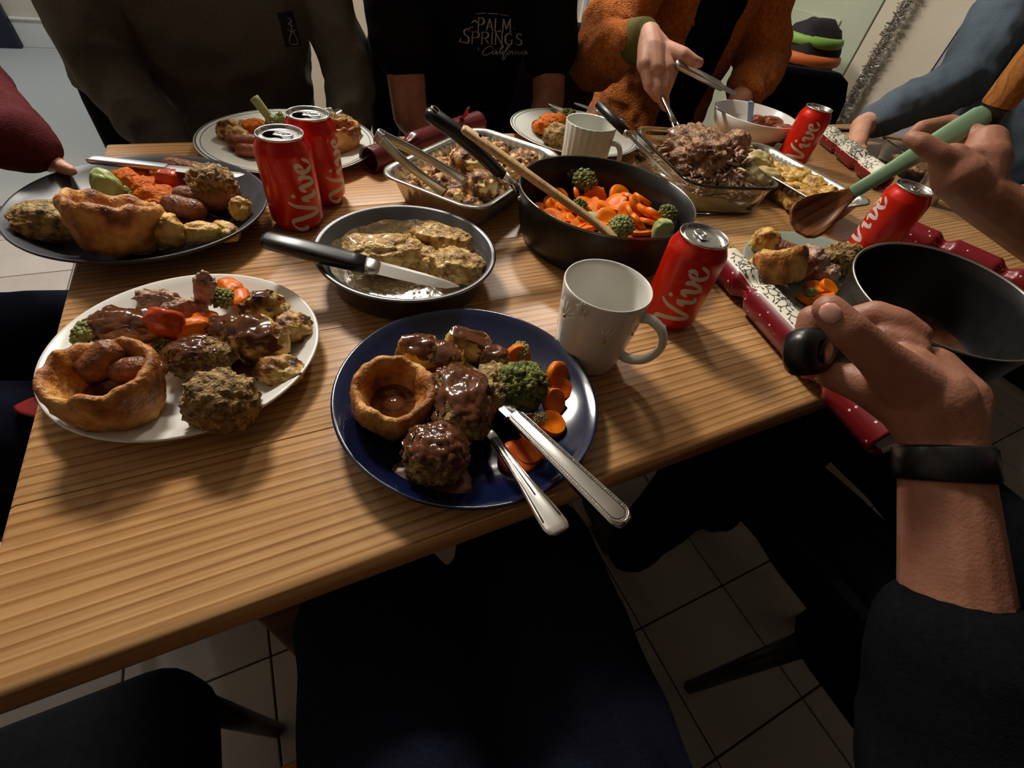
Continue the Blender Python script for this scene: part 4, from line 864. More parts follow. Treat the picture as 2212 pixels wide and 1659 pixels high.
for x, y, w_ in ((280, 385, 74), (310, 398, 66), (330, 418, 66), (355, 412, 58), (375, 425, 54), (400, 420, 46), (300, 372, 60), (345, 435, 50), (325, 390, 54), (425, 415, 36)):
    food('carrot_mash', 'lump of mashed carrot on the black plate', 'carrot', x, y + 8, PK + 0.003, (w_, w_ * 0.7, w_ * 0.62), 'carrot_mash', 0.3, 2.4, sub=3, rz=rg.uniform(-40, 40), group='mashed carrot on the black plate')
food('red_pepper', 'red pepper cube behind the carrot mash on the black plate', 'pepper', 366, 388, PK + 0.006, (44, 36, 40), 'tomato', 0.12, 1.5, sq=0.6)
sausage('sausage lying behind the carrot mash on the black plate', 412, 390, PK, 110, 44, -12); o = sausage('gravy-glazed sausage in front of the stuffing ball on the black plate', 450, 452, PK + 0.006, 120, 50, 12); coat(o, 0.0, 3, 0.0012, 30)
o = sausage('gravy-glazed sausage across the potatoes on the black plate', 405, 468, PK + 0.004, 100, 44, -14); coat(o, 0.1, 6, 0.0012, 30)
food('stuffing_ball', 'stuffing ball at the far rim of the black plate', 'stuffing', 462, 405, PK, (92, 84, 92), 'stuffing', 0.1, 2.6, clump=0.1)
for x, y, s_, rz, lab in ((362, 500, (62, 60, 74), 30, 'pale ring-shaped potato beside the yorkshire pudding on the black plate'), (432, 506, (96, 42, 46), 14, 'browned potato wedge at the near rim of the black plate'), (486, 500, (66, 44, 40), -30, 'yellow potato wedge at the right of the black plate'), (520, 452, (40, 44, 50), 0, 'small orange-edged potato by the red can on the black plate'), (402, 514, (54, 34, 32), 0, 'broken potato piece at the near rim of the black plate')):
    food('roast_potato', lab, 'potato', x, y, PK + 0.004, s_, 'potato', 0.18, 1.9, rz=rz)
puddle('gravy pool between the potatoes on the black plate', 415, 480, PK, 110, 50, 9)
# --- far plate behind the cans
PF = 0.0075
broccoli('broccoli floret with long stalk on the plate behind the red cans', 588, 262, PF + 0.004, 62, 'broccoli_pale', (0, 150), 10, 24, 1.6)
for x, y, w_ in ((535, 275, 46), (555, 270, 40), (572, 280, 36)): food('carrot_mash', 'lump of mashed carrot on the plate behind the red cans', 'carrot', x, y, PF + 0.004, (w_, w_ * 0.7, w_ * 0.6), 'carrot_mash', 0.3, 2.4, sub=3, group='mashed carrot on the far plate')
food('roast_potato', 'browned roast potato on the plate behind the red cans', 'potato', 500, 284, PF, (54, 44, 46), 'potato_char', 0.2, 1.9); food('roast_potato', 'pale roast potato on the plate behind the red cans', 'potato', 522, 300, PF, (44, 38, 40), 'potato', 0.2, 1.9)
sausage('gravy-dark sausage on the plate behind the red cans', 530, 325, PF, 66, 34, 25, 'bacon'); sausage('second gravy-dark sausage near the rim of the plate behind the red cans', 540, 338, PF, 52, 26, 10, 'bacon')
food('stuffing_slice', 'long stuffing slice on the plate behind the red cans', 'stuffing', 738, 272, PF, (92, 44, 44), 'stuffing', 0.15, 2, rz=-26, clump=0.06)
yorkshire('golden yorkshire pudding on the plate behind the red cans', 744, 322, PF, 78, 0.042, False, (0, 0), seed=52)
# --- far plate behind the fluted mug
for x, y, w_ in ((1190, 268, 52), (1172, 275, 40), (1208, 262, 40), (1188, 258, 36)): food('carrot_mash', 'lump of mashed carrot on the plate behind the fluted mug', 'carrot', x, y, PF + 0.006, (w_, w_ * 0.7, w_ * 0.7), 'carrot_mash', 0.3, 2.4, sub=3, group='mashed carrot by the fluted mug')
food('stuffing_slice', 'rough stuffing piece on the plate behind the fluted mug', 'stuffing', 1205, 298, PF, (60, 50, 52), 'stuffing', 0.2, 2, clump=0.06); sausage('dark sausage on the plate behind the fluted mug', 1165, 290, PF, 44, 26, -50); broccoli('dark broccoli floret on the plate behind the fluted mug', 1228, 252, PF + 0.004, 42, 'broccoli_crown', (20, 0), 0, 22)
# --- plate under the wooden spoon
PR = 0.0085
yorkshire('golden yorkshire pudding lying on its side on the grey-green plate', 1688, 612, PR + 0.012, 112, 0.046, False, (-36, -18), seed=61)
food('roast_potato', 'herby roast potato under the wooden spoon on the grey-green plate', 'potato', 1652, 524, PR, (56, 46, 60), 'potato', 0.18, 1.8); food('roast_potato', 'yellow roast potato behind the yorkshire pudding on the grey-green plate', 'potato', 1652, 566, PR, (58, 40, 50), 'potato', 0.15, 1.8)
sausage('sausage behind the yorkshire pudding on the grey-green plate', 1690, 555, PR + 0.010, 66, 34, -40); food('bacon_roll', 'dark bacon roll beside the lamb on the grey-green plate', 'bacon', 1725, 580, PR, (54, 46, 56), 'bacon', 0.2, 2)
food('lamb_slice', 'heap of grey lamb on the grey-green plate', 'lamb', 1752, 562, PR + 0.003, (70, 56, 52), 'lamb', 0.28, 2.3); food('lamb_slice', 'slab of grey lamb in front of the lamb heap on the grey-green plate', 'lamb', 1775, 586, PR, (70, 46, 40), 'lamb', 0.25, 2.3, rz=-30)
food('stuffing_ball', 'stuffing ball at the rim of the grey-green plate beside the saucepan', 'stuffing', 1822, 560, PR, (84, 66, 64), 'stuffing', 0.16, 2.4, clump=0.12)
for x, y, z in ((1762, 622, 0.014), (1778, 640, 0.012), (1742, 650, 0.011), (1790, 622, 0.018), (1765, 655, 0.010)): coin('carrot_slice', 'orange carrot slice on the grey-green plate', 'carrot', x, y, z, 22, 0.008, 'carrot', (rg.uniform(-25, 25), rg.uniform(-25, 25)), 0, 'carrot slices on the grey-green plate')
food('sprout', 'pale green sprout half among the carrots on the grey-green plate', 'sprout', 1752, 632, PR + 0.008, (24, 22, 20), 'broccoli_pale', 0.15, 2, sub=3)
# --- saute pan
def veg_bed():
    vs_, fs = lathe([(0, 0.012), (0.05, 0.012), (0.09, 0.010), (0.108, 0.0085)], 60, None, lambda a, q: 0.004 * noise.noise(V((q * 60 * math.cos(a), q * 60 * math.sin(a), 2)))); return vs_, fs
vb = tag(mesh('vegetable_bed', veg_bed(), 'carrot_mash', None, True, PC), 'layer of chopped carrot covering the bottom of the black pan', 'vegetables'); vb['kind'] = 'stuff'
PG = 'carrot slices in the black pan'; rg = random.Random(9)
lst = [(1275, 378, .045), (1300, 408, .034), (1345, 412, .036), (1412, 388, .048), (1386, 368, .050), (1412, 424, .042), (1362, 434, .040), (1330, 440, .036), (1388, 432, .044), (1352, 458, .040), (1398, 458, .044), (1424, 446, .044), (1456, 466, .050), (1310, 472, .034), (1402, 482, .042), (1376, 404, .040), (1422, 502, .034), (1250, 424, .026), (1205, 432, .022), (1218, 462, .022), (1292, 486, .028), (1375, 446, .047), (1340, 425, .034), (1320, 418, .032), (1430, 405, .040), (1368, 470, .040), (1385, 498, .034), (1440, 424, .036), (1265, 452, .024), (1355, 392, .036), (1322, 396, .034), (1285, 430, .028), (1345, 505, .028), (1300, 500, .024), (1412, 466, .046), (1240, 480, .022), (1378, 482, .040), (1195, 452, .020)]
for i, (x, y, z) in enumerate(lst):
    c = pz(x, y, z); dd = V((c.x - PC.x, c.y - PC.y)); mx_ = 0.112 - 0.012
    if dd.length > mx_: continue
    coin('carrot_slice', 'orange carrot slice in the black pan', 'carrot', x, y, z, rg.uniform(23, 30), rg.uniform(0.006, 0.010), 'carrot', (rg.uniform(-45, 60), rg.uniform(-45, 45)), rg.uniform(0, 180), PG)
# lower slices that carry the heap
for i in range(60):
    a = rg.uniform(0, 6.283); r_ = 0.095 * math.sqrt(rg.random()); z = 0.016 + (0.024 - 0.16 * abs(r_ - 0.03)) * rg.random()
    s = nxt(); rr = rg.uniform(0.013, 0.0175)
    tag(mesh('carrot_slice', lathe([(0, -0.0035), (rr, -0.0032), (rr * 1.02, 0), (rr, 0.0032), (0, 0.0035)], 22), 'carrot', None, True, PC + V((r_ * math.cos(a), r_ * math.sin(a), z)), (R(rg.uniform(-30, 30)), R(rg.uniform(-30, 30)), 0), ang=50), 'orange carrot slice in the black pan', 'carrot', PG)
broccoli('pale broccoli floret at the near side of the black pan', 1342, 492, 0.034, 62, 'broccoli_pale', (20, -20), 0, 34, 1.3); broccoli('dark broccoli floret against the far wall of the black pan', 1262, 392, 0.026, 62, 'broccoli_crown', (20, 0), 0, 26); broccoli('dark broccoli floret beside the wooden spoon in the black pan', 1252, 446, 0.026, 40, 'broccoli_crown', (20, 0), 0, 22)
broccoli('dark broccoli floret right of the carrot heap in the black pan', 1442, 462, 0.036, 48, 'broccoli_crown', (20, 0), 0, 22); food('broccoli_stalk', 'pale broccoli stalk at the near wall of the black pan beside the red can', 'broccoli', 1430, 500, 0.028, (38, 30, 52), 'broccoli_stem', 0.12, 1.5, sq=0.6); food('courgette_slice', 'pale green courgette slice beside the wooden spoon in the black pan', 'courgette', 1284, 468, 0.028, (40, 28, 16), 'broccoli_stem', 0.08, 1.5, sq=0.8)
broccoli('broccoli crumbs stuck high on the far side of the black pan', 1235, 376, 0.030, 46, 'broccoli_crown', (10, 0), 0, 22)
# --- roast chicken in the tin
for x, y, s_, rz, lab in ((828, 548, (172, 92, 70), 16, 'large herbed chicken breast in the foil-lined tin'), (945, 522, (135, 76, 66), -14, 'browned chicken piece at the back of the foil-lined tin'), (986, 576, (108, 86, 64), -8, 'cut chicken end at the right of the foil-lined tin'), (905, 556, (104, 66, 48), -20, 'ragged chicken scrap between the larger pieces in the tin')):
    food('chicken_breast', lab, 'chicken', x, y, 0.0075, s_, 'herb_chicken', 0.22, 1.9, rz=rz, clump=0.05, sq=0.8)
rg = random.Random(3)
for k in range(26):
    x, y = rg.uniform(760, 990), rg.uniform(575, 640)
    food('herb_crumb', 'tiny herb crumb on the foil in the tin', 'crumb', x, y, 0.009, (rg.uniform(5, 9), rg.uniform(4, 7), 5), 'stuffing', 0.3, 2, sub=1, group='herb crumbs on the foil')
# --- cauliflower cheese
sb = mesh('cheese_sauce', xf(loft([rrect(0.222, 0.120, 0.025, 0.0025, 5), rrect(0.232, 0.130, 0.026, 0.012, 5), rrect(0.20, 0.10, 0.02, 0.0135, 5)]), Matrix.Rotation(a1, 4, 'Z')), 'cauliflower', None, True, (fc.x, fc.y, T)); tag(sb, 'browned cheese sauce in the foil tray of cauliflower', 'sauce')
rg = random.Random(12); CGp = 'cauliflower florets in the foil tray'
ax = V((math.cos(a1), math.sin(a1), 0)); bx = V((-math.sin(a1), math.cos(a1), 0)); fl0 = []
for i in range(7):
    for j in range(4):
        a_ = -0.095 + 0.19 * i / 6 + rg.uniform(-0.008, 0.008); b_ = -0.050 + 0.10 * j / 3 + rg.uniform(-0.006, 0.006)
        if i < 2 and j < 2 and rg.random() < 0.4: continue
        s = rg.uniform(0.016, 0.023); z = 0.016 + s * 0.45 + (0.008 if i > 3 else 0)
        tag(mesh('cauliflower_floret', blobgeo((s * 1.05, s, s * 0.85), 0.2, 2.0, 4, nxt(), 0.95, 0.8, 3, 0.16, (0.09, 6)), 'cauliflower', None, True, V((fc.x, fc.y, T + z)) + ax * a_ + bx * b_, (0, 0, rg.uniform(0, 6))), 'browned cauliflower floret in the foil tray', 'cauliflower', CGp)
for x, y, z, w_ in ((1010, 356, 0.026, 74), (1036, 402, 0.022, 72), (990, 408, 0.020, 50), (1075, 388, 0.022, 56)):
    food('cauliflower_floret', 'browned cauliflower floret in the foil tray', 'cauliflower', x, y, z, (w_, w_, w_ * 0.8), 'cauliflower', 0.2, 2.0, clump=0.16, group=CGp)
# --- lamb joint
jx = pz(1530, 340, 0.03); k = mpp(jx)
jt = tag(mesh('lamb_joint', blobgeo((0.072, 0.056, 0.040), 0.30, 1.9, 5, 77, 0.9, 0.7, 4, 0, (0.10, 6)), 'lamb_dark', None, True, V((0.950, 0.530, T + 0.052)), (0, 0, R(70))), 'roasted lamb joint pulled apart in the glass dish', 'lamb')
sh = shreds('', 1540, 372, 0.024, 180, 170, 0.058, 420, 'lamb', 'pulled_meat', parent=jt, seed=5); sh['kind'] = 'stuff'; sh.matrix_parent_inverse = (Matrix.Translation(jt.location) @ jt.rotation_euler.to_matrix().to_4x4()).inverted() @ Matrix.Translation(jt.location)
tag(shreds('', 1440, 352, 0.016, 110, 110, 0.030, 130, 'lamb_dark', seed=8), 'brown shredded lamb at the end of the glass dish beside the knife', 'lamb')['kind'] = 'stuff'
tag(shreds('', 1560, 410, 0.014, 180, 60, 0.026, 150, 'lamb', seed=18), 'grey shredded lamb along the near side of the glass dish', 'lamb')['kind'] = 'stuff'
food('lamb_bone', 'round dark end of the bone at the side of the lamb joint', 'lamb', 1588, 316, 0.045, (54, 46, 60), 'lamb_dark', 0.15, 1.8)
for x, y, s_, lab in ((1625, 352, (66, 50, 46), 'pale potato beside the lamb joint in the glass dish'), (1650, 385, (70, 46, 40), 'pale potato at the near corner of the glass dish'), (1612, 385, (50, 44, 36), 'small pale potato between lamb shreds in the glass dish'), (1600, 330, (46, 40, 40), 'yellow potato behind the lamb shreds in the glass dish')):
    food('roast_potato', lab, 'potato', x, y, 0.018, s_, 'fat', 0.2, 2)
# --- roast potatoes in the second foil tray
rg = random.Random(31)
for i in range(7):
    for j in range(3):
        s = rg.uniform(0.017, 0.023); a_ = -0.10 + 0.2 * i / 6; b_ = -0.033 + 0.033 * j
        tag(mesh('roast_potato', blobgeo((s * 1.15, s, s * 0.85), 0.16, 1.8, 4, nxt(), 0.85, 0.8, 3, 0, (0.08, 4.5)), 'potato', None, True, V((fc2.x + b_ + rg.uniform(-.004, .004), fc2.y + a_, T + 0.019 + rg.uniform(0, 0.012))), (rg.uniform(-.3, .3), rg.uniform(-.3, .3), rg.uniform(0, 6))), 'golden roast potato in the second foil tray', 'potato', 'roast potatoes in the foil tray')
# --- bowl
for x, y, w_, lab in ((1640, 268, 40, 'cube of dark roast meat beside the upright blue spoon'), (1665, 272, 44, 'square of dark roast meat at the side of the white bowl'), (1690, 290, 46, 'browned meat piece near the red can in the white bowl'), (1620, 288, 44, 'dark meat piece in the middle of the white bowl'), (1655, 296, 44, 'glazed meat piece at the bottom of the white bowl')):
    food('meat_piece', lab, 'meat', x, y, 0.016, (w_, w_ * 0.8, w_ * 0.75), 'bacon', 0.15, 1.7, sq=0.6)
for dx, dy, lab in ((-0.02, 0.0, 'slice of dark meat in the clear plastic box'), (0.025, 0.01, 'second slice of dark meat in the clear plastic box'), (0.0, -0.015, 'curled slice of meat in the clear plastic box')):
    tag(mesh('meat_slice', blobgeo((0.030, 0.022, 0.010), 0.2, 2, 3, nxt(), 0.8), 'lamb_dark', None, True, V((1.615 + dx * 0.5, 0.485 + dx, T + 0.0155)), (0, 0, R(62 + dx * 900))), lab, 'meat')

# ------------------------------------------------------------------ saucepan and spoon held by the diner in black
SC = V((0.777, 0.003, 0.879)); SN = V((-0.092, -0.043, 0.995)).normalized()
sq_ = SN.to_track_quat('Z', 'X'); SM = Matrix.Translation(SC) @ SN.rotation_difference(V((0, 0, 1))).inverted().to_matrix().to_4x4()
spn = placed('saucepan', 'black nonstick saucepan of gravy held over the table edge', 'saucepan', SM)
mesh('pan_body', lathe([(0, -0.088), (0.068, -0.088), (0.074, -0.084), (0.079, -0.06), (0.0835, -0.015), (0.0865, -0.001), (0.0875, 0.0), (0.0862, 0.0008), (0.0845, -0.001), (0.0815, -0.015), (0.077, -0.06), (0.071, -0.083), (0, -0.0845)], 96), 'nonstick', spn)
mesh('rim', lathe([(0.0862, -0.0012), (0.0876, -0.0002), (0.0872, 0.0012), (0.0856, 0.0012), (0.0848, -0.0002)], 96), 'steel_dull', spn)
mesh('gravy', lathe([(0.0755, -0.068), (0.06, -0.0675), (0, -0.0675)], 60), 'gravy', spn, label='dark gravy at the bottom')
si = SM.inverted(); hE = si @ V((0.522, -0.018, 0.889)); hS = V((-0.083, 0, -0.016))
hS = V((hE.x, hE.y, 0)).normalized() * 0.083 + V((0, 0, -0.014)); hl = (hE - hS).length; hm = orient(hS, hE, (0, -0.8, 0.75))
hh = mesh('handle', xf(bar([(0.0, 0.009, 0.006, 0), (hl * 0.25, 0.011, 0.008, 0.0), (hl * 0.6, 0.0145, 0.011, 0.002), (hl * 0.85, 0.0190, 0.0130, 0.001), (hl * 0.96, 0.0170, 0.0115, 0.0), (hl, 0.009, 0.007, 0.0)], 20, 0.75), hm), 'black_plastic', spn)
mesh('hanging_hole', xf(move(lathe([(0.0070, 0.0004), (0.0084, 0.0014), (0.0100, 0.0)], 24), (hl * 0.88, 0, 0.0140)), hm), 'black_plastic', hh)
mesh('hole', xf(move(lathe([(0, 0.0004), (0.0071, 0.0004)], 24), (hl * 0.88, 0, 0.0140)), hm), 'lamb_dark', hh)
# wooden spoon with a sage silicone handle
wA = pd(2134, 243, 0.600); wB = pd(1838, 418, 0.602); wC = pd(1722, 492, 0.600)
ws = placed('wooden_spoon', 'wooden spoon with a sage green handle held over the grey-green plate', 'spoon', orient(wA, wB, (-0.6, -0.9, 1.3))); wi = orient(wA, wB, (-0.6, -0.9, 1.3)).inverted(); l_ = (wB - wA).length; wc = wi @ wC
mesh('handle', bar([(0, 0.006, 0.003, 0), (0.004, 0.0125, 0.0045, 0), (0.012, 0.0148, 0.0052, 0), (0.06, 0.0140, 0.0055, 0), (l_ * 0.7, 0.0095, 0.0050, 0), (l_, 0.0085, 0.0048, 0)], 18, 0.8), 'sage_silicone', ws)
def spoonbowl():
    loops = []; d = V((wc.x - l_, wc.y, wc.z)); L = 0.088
    for i in range(13):
        f = i / 12; x = l_ - 0.002 + L * f; hw = 0.0085 + (0.028 - 0.0085) * math.sin(min(1, f * 1.25) * math.pi / 2) ** 1.6 if f < 0.75 else 0.028 * math.sqrt(max(0.02, 1 - ((f - 0.75) / 0.26) ** 2))
        dip = -0.014 * math.sin(math.pi * min(1, max(0, (f - 0.15) / 0.85))) ; lp = []
        for k in range(9): a = -1 + k / 4; lp.append(V((x, hw * a, dip * (1 - a * a) + 0.0025)))
        for k in range(9): a = 1 - k / 4; lp.append(V((x, hw * a * 0.97, dip * (1 - a * a) * 1.05 - 0.0025)))
        loops.append(lp)
    return loft(loops)
mesh('spoon_bowl', spoonbowl(), 'dark_pine', ws)

# ------------------------------------------------------------------ chairs
def chair(label, loc, rz, group='black dining chairs'):
    t = thing('dining_chair', label, 'chair', loc, (0, 0, R(rz)), group)      # sits facing -y, back at +y
    mesh('seat', move(loft([rrect(0.40, 0.40, 0.06, z, 6) if s == 1 else rrect(0.40 * s, 0.40 * s, 0.06 * s, z, 6) for z, s in ((0.40, 0.94), (0.405, 1), (0.445, 1), (0.458, 0.95), (0.462, 0.8))]), (0, 0, 0)), 'upholstery', t)
    lp = []
    for z, s, y in ((0.47, 0.84, 0.185), (0.52, 0.98, 0.19), (0.65, 1.0, 0.205), (0.76, 0.97, 0.22), (0.81, 0.86, 0.228), (0.83, 0.66, 0.23)):
        lp.append([V((p.x, p.y + y, z)) for p in rrect(0.40 * s, 0.045, 0.02, 0, 4)])
    mesh('backrest', loft(lp), 'upholstery', t)
    for x in (-0.165, 0.165):
        mesh('leg', tube([V((x, -0.165, 0.401)), V((x * 1.05, -0.18, 0.0))], [0.017, 0.012], 10), 'black_plastic', t)
        mesh('leg', tube([V((x, 0.175, 0.49)), V((x, 0.175, 0.40)), V((x * 1.05, 0.21, 0.0))], [0.015, 0.017, 0.012], 10), 'black_plastic', t)
    return t
cB = chair('black upholstered chair under the person in the grey sweatshirt', (0.045, 1.14, 0), 0)
dup(cB, (0.70, 1.16, 0), None, 'black upholstered chair under the person in the black t-shirt')
dup(cB, (1.135, 1.26, 0), (0, 0, R(-4)), 'black upholstered chair behind the person in the orange fleece')
dup(cB, (1.745, 0.83, 0), (0, 0, R(-20)), 'empty black upholstered chair pushed in at the far corner of the table')
dup(cB, (-0.42, 0.56, 0), (0, 0, R(90)), 'black upholstered chair under the person in maroon')
dup(cB, (2.21, 0.54, 0), (0, 0, R(-90)), 'black upholstered chair at the end of the table beside the black window')
dup(cB, (0.93, -0.36, 0), (0, 0, R(180)), 'black upholstered chair beside the photographer')
dup(cB, (-0.19, -0.10, 0), (0, 0, R(180)), 'empty black upholstered chair tucked at the near corner of the table')
wch = thing('dining_chair', 'tan wooden chair under the photographer', 'chair', (0.236, -0.275, 0), (0, 0, 0))
mesh('seat', boxgeo((0.022, 0, 0.435), (0.456, 0.46, 0.03), 0.008), 'tan_wood', wch)
for x in (-0.19, 0.19):
    mesh('leg', tube([V((x, 0.18, 0.42)), V((x, 0.19, 0))], [0.02, 0.016], 10), 'tan_wood', wch); mesh('leg', tube([V((x, -0.19, 0.84)), V((x, -0.18, 0.42)), V((x, -0.2, 0))], [0.016, 0.02, 0.016], 10), 'tan_wood', wch)
for z in (0.62, 0.72, 0.81): mesh('back_rail', boxgeo((0, -0.187, z), (0.38, 0.018, 0.05), 0.005), 'tan_wood', wch)

# ------------------------------------------------------------------ people
def chain(pts, rad): return merge(*[capsule(pts[i], rad[i], pts[i + 1], rad[i + 1], 14, 4) for i in range(len(pts) - 1)])
def ringloft(stations, n=22):               # (centre, half width vector, half depth vector)
    return loft([[V(c) + V(a) * math.cos(t) + V(b) * math.sin(t) for t in [2 * math.pi * i / n for i in range(n)]] for c, a, b in stations])
def torso(pel, side, fwd, h, wsc=1.0, grow=0.0, lean=V((0, 0, 0)), top=1.0):
    s, f = V(side), V(fwd); p = V(pel); st = []
    for z, hw, hd in ((0.0, 0.165, 0.125), (0.10, 0.160, 0.125), (0.22, 0.150, 0.110), (0.34, 0.160, 0.115), (0.44, 0.172, 0.112), (0.52, 0.165, 0.095), (0.565, 0.115, 0.075), (0.595, 0.06, 0.058)):
        z2 = z * h / 0.60; st.append((p + V((0, 0, z2)) + lean * (z / 0.6), s * (hw * wsc + grow), f * (hd * wsc + grow)))
    return ringloft(st)
def head(c, f, s):
    c, f, s = V(c), V(f), V(s)
    q = Matrix((s, f, V((0, 0, 1)))).transposed()
    parts = [ell(c, (0.074, 0.092, 0.105), q), ell(c + f * 0.022 - V((0, 0, 0.062)), (0.052, 0.062, 0.052), q), capsule(c + f * 0.086 + V((0, 0, 0.012)), 0.008, c + f * 0.104 - V((0, 0, 0.028)), 0.013), ell(c + f * 0.083 - V((0, 0, 0.062)), (0.024, 0.010, 0.007), q), ell(c + s * 0.074 - V((0, 0, 0.01)), (0.010, 0.020, 0.030), q), ell(c - s * 0.074 - V((0, 0, 0.01)), (0.010, 0.020, 0.030), q), capsule(c - V((0, 0, 0.06)), 0.052, c - f * 0.015 - V((0, 0, 0.19)), 0.056)]
    return merge(*parts)
def hair(c, f, s, par, m='hair_brown'):
    c, f, s = V(c), V(f), V(s); q = Matrix((s, f, V((0, 0, 1)))).transposed()
    g_ = ell(c - f * 0.012 + V((0, 0, 0.02)), (0.083, 0.098, 0.106), q, 4); keep = [i for i, p in enumerate(g_[0]) if (p - c).dot(f) < 0.062 + 0.4 * max(0, (p - c).z - 0.045) and (p - c).z > -0.05 - 0.5 * (-(p - c).dot(f))]
    ks = set(keep); mp_ = {i: k for k, i in enumerate(keep)}
    h_ = mesh('hair', ([g_[0][i] + (g_[0][i] - c).normalized() * 0.004 * noise.noise(g_[0][i] * 60) for i in keep], [tuple(mp_[i] for i in fc_) for fc_ in g_[1] if all(i in ks for i in fc_)]), m, par)
    eyes = mesh('eyes', merge(*[ell(c + f * 0.083 + s * x + V((0, 0, 0.004)), (0.011, 0.007, 0.006), q, 2) for x in (-0.031, 0.031)]), 'patch_dark', par)
    return h_
def folds(amp=0.006, fr=13, seed=0): return lambda p: amp * (0.6 - abs(noise.noise(p * fr + V((seed, seed * 2, 1)))) * 2.2) * 0.8 + amp * 0.5 * noise.noise(p * fr * 2.4 + V((seed, 0, 3)))
def person(label, pel, fwd, h=0.60, wsc=1.0, lean=V((0, 0, 0)), arms=(), fine=(), legs=(), shirt=None, sleeve=(), trousers='trouser_dark', skin='skin', amp=0.006, headed=True, name='person'):
    f = V(fwd).normalized(); s = f.cross(V((0, 0, 1))); pel = V(pel); neck = pel + V((0, 0, h)) + lean; hc = neck + V((0, 0, 0.17)) + f * 0.02
    coarse = [torso(pel, s, f, h, wsc * 0.93, -0.006, lean)]
    if headed: coarse.append(head(hc, f, s))
    for a in arms: coarse.append(chain(a[0], [r * 0.97 for r in a[1]]))
    for l in legs: coarse.append(chain(l, [0.068, 0.05, 0.036]))
    sk = remesh(merge(*coarse), 0.009, 3)
    if fine: sk = merge(sk, *fine)
    o = mesh(name, sk, skin); tag(o, label, 'person')
    if headed: hair(hc, f, s, o)
    if shirt:
        parts = [torso(pel, s, f, h, wsc, 0.008, lean)]
        for a in sleeve: parts.append(chain(a[0], a[1]))
        sh_ = mesh(shirt[0], remesh(merge(*parts), 0.0065, 5, folds(amp, shirt[2] if len(shirt) > 2 else 13, len(label))), shirt[1], o, label=shirt[3] if len(shirt) > 3 else None); 
    else: sh_ = None
    if legs and trousers:
        parts = [ringloft([(pel + V((0, 0, 0.06)), s * 0.175, f * 0.135), (pel - V((0, 0, 0.02)), s * 0.185, f * 0.145), (pel - V((0, 0, 0.07)), s * 0.16, f * 0.13)])]
        for l in legs: parts.append(chain(l, [0.085, 0.068, 0.055]))
        mesh('trousers', remesh(merge(*parts), 0.010, 4, folds(0.006, 9, 4)), trousers, o)
        for l in legs:
            a = V(l[2]); mesh('shoe', remesh(merge(capsule(a + V((0, 0, -0.035)), 0.043, a + f * 0.15 + V((0, 0, -0.045)), 0.035), boxgeo(a + f * 0.06 + V((0, 0, -0.075)), (0.07, 0.07, 0.01))), 0.008, 3), 'shoe', o)
    return o, sh_
def hit(bvh, x, y, off=0.0012):
    d = ray(x, y).normalized(); h_ = bvh.ray_cast(CAM, d)
    return (h_[0] - d * off) if h_[0] else CAM + d * 1.2
def bvh_of(o): return BVHTree.FromPolygons([v.co.copy() for v in o.data.vertices], [tuple(p.vertices) for p in o.data.polygons])

# person in the grey sweatshirt
sL = [V((0.345, 1.13, 1.03)), pv(757, 170, 1.03), pv(752, 300, 0.94)]; sR = [V((-0.02, 1.13, 1.03)), pv(218, 140, 1.06), V((0.06, 0.93, 0.64))]
hands = [remesh(chain([w_, w_ + V((d * 0.02, -0.07, -0.03)), w_ + V((d * 0.03, -0.10, -0.06))], [0.026, 0.034, 0.02]), 0.004, 3) for w_, d in ((sL[2], -1), (sR[2], 1))]
pB, shB = person('person in a grey sweatshirt with a dark chest patch, arms at their sides', (0.172, 1.16, 0.50), (0, -1, 0), 0.58, 0.98, V((0, -0.05, 0)), [(sL, [0.05, 0.042, 0.03]), (sR, [0.05, 0.042, 0.03])], hands, [[V((0.26, 1.10, 0.52)), V((0.27, 0.70, 0.54)), V((0.27, 0.72, 0.10))], [V((0.07, 1.10, 0.52)), V((0.06, 0.70, 0.54)), V((0.06, 0.72, 0.10))]], ('sweatshirt', 'grey_sweat', 12, 'grey crew sweatshirt'), [(sL, [0.066, 0.050, 0.038]), (sR, [0.070, 0.056, 0.044])], amp=0.011)
bv = bvh_of(shB)
gx = [[hit(bv, 605 + 34 * i / 6 + 12 * j / 8 - (6 * (1 - j / 8)), 28 + 74 * j / 8 - 4 * i / 6, 0.0015) for i in range(7)] for j in range(9)]
mesh('chest_patch', loft(gx, False, False, False), 'patch_dark', pB, label='dark rectangular chest patch')
mk_ = lambda pts: [(608 + 34 * p[0] + 10 * p[1], 30 + 70 * p[1]) for p in pts]
mesh('patch_print', ribbon([mk_(q) for q in ([(0.3, 0.1), (0.6, 0.2), (0.35, 0.32), (0.7, 0.38)], [(0.5, 0.2), (0.5, 0.5), (0.3, 0.75), (0.25, 0.9)], [(0.5, 0.5), (0.7, 0.7), (0.8, 0.9)], [(0.2, 0.45), (0.5, 0.55), (0.8, 0.48)], [(0.2, 0.9), (0.5, 0.95), (0.85, 0.9)])], lambda x, y: hit(bv, x, y, 0.0025), 1.2, 2.6), 'print_grey', pB, False)

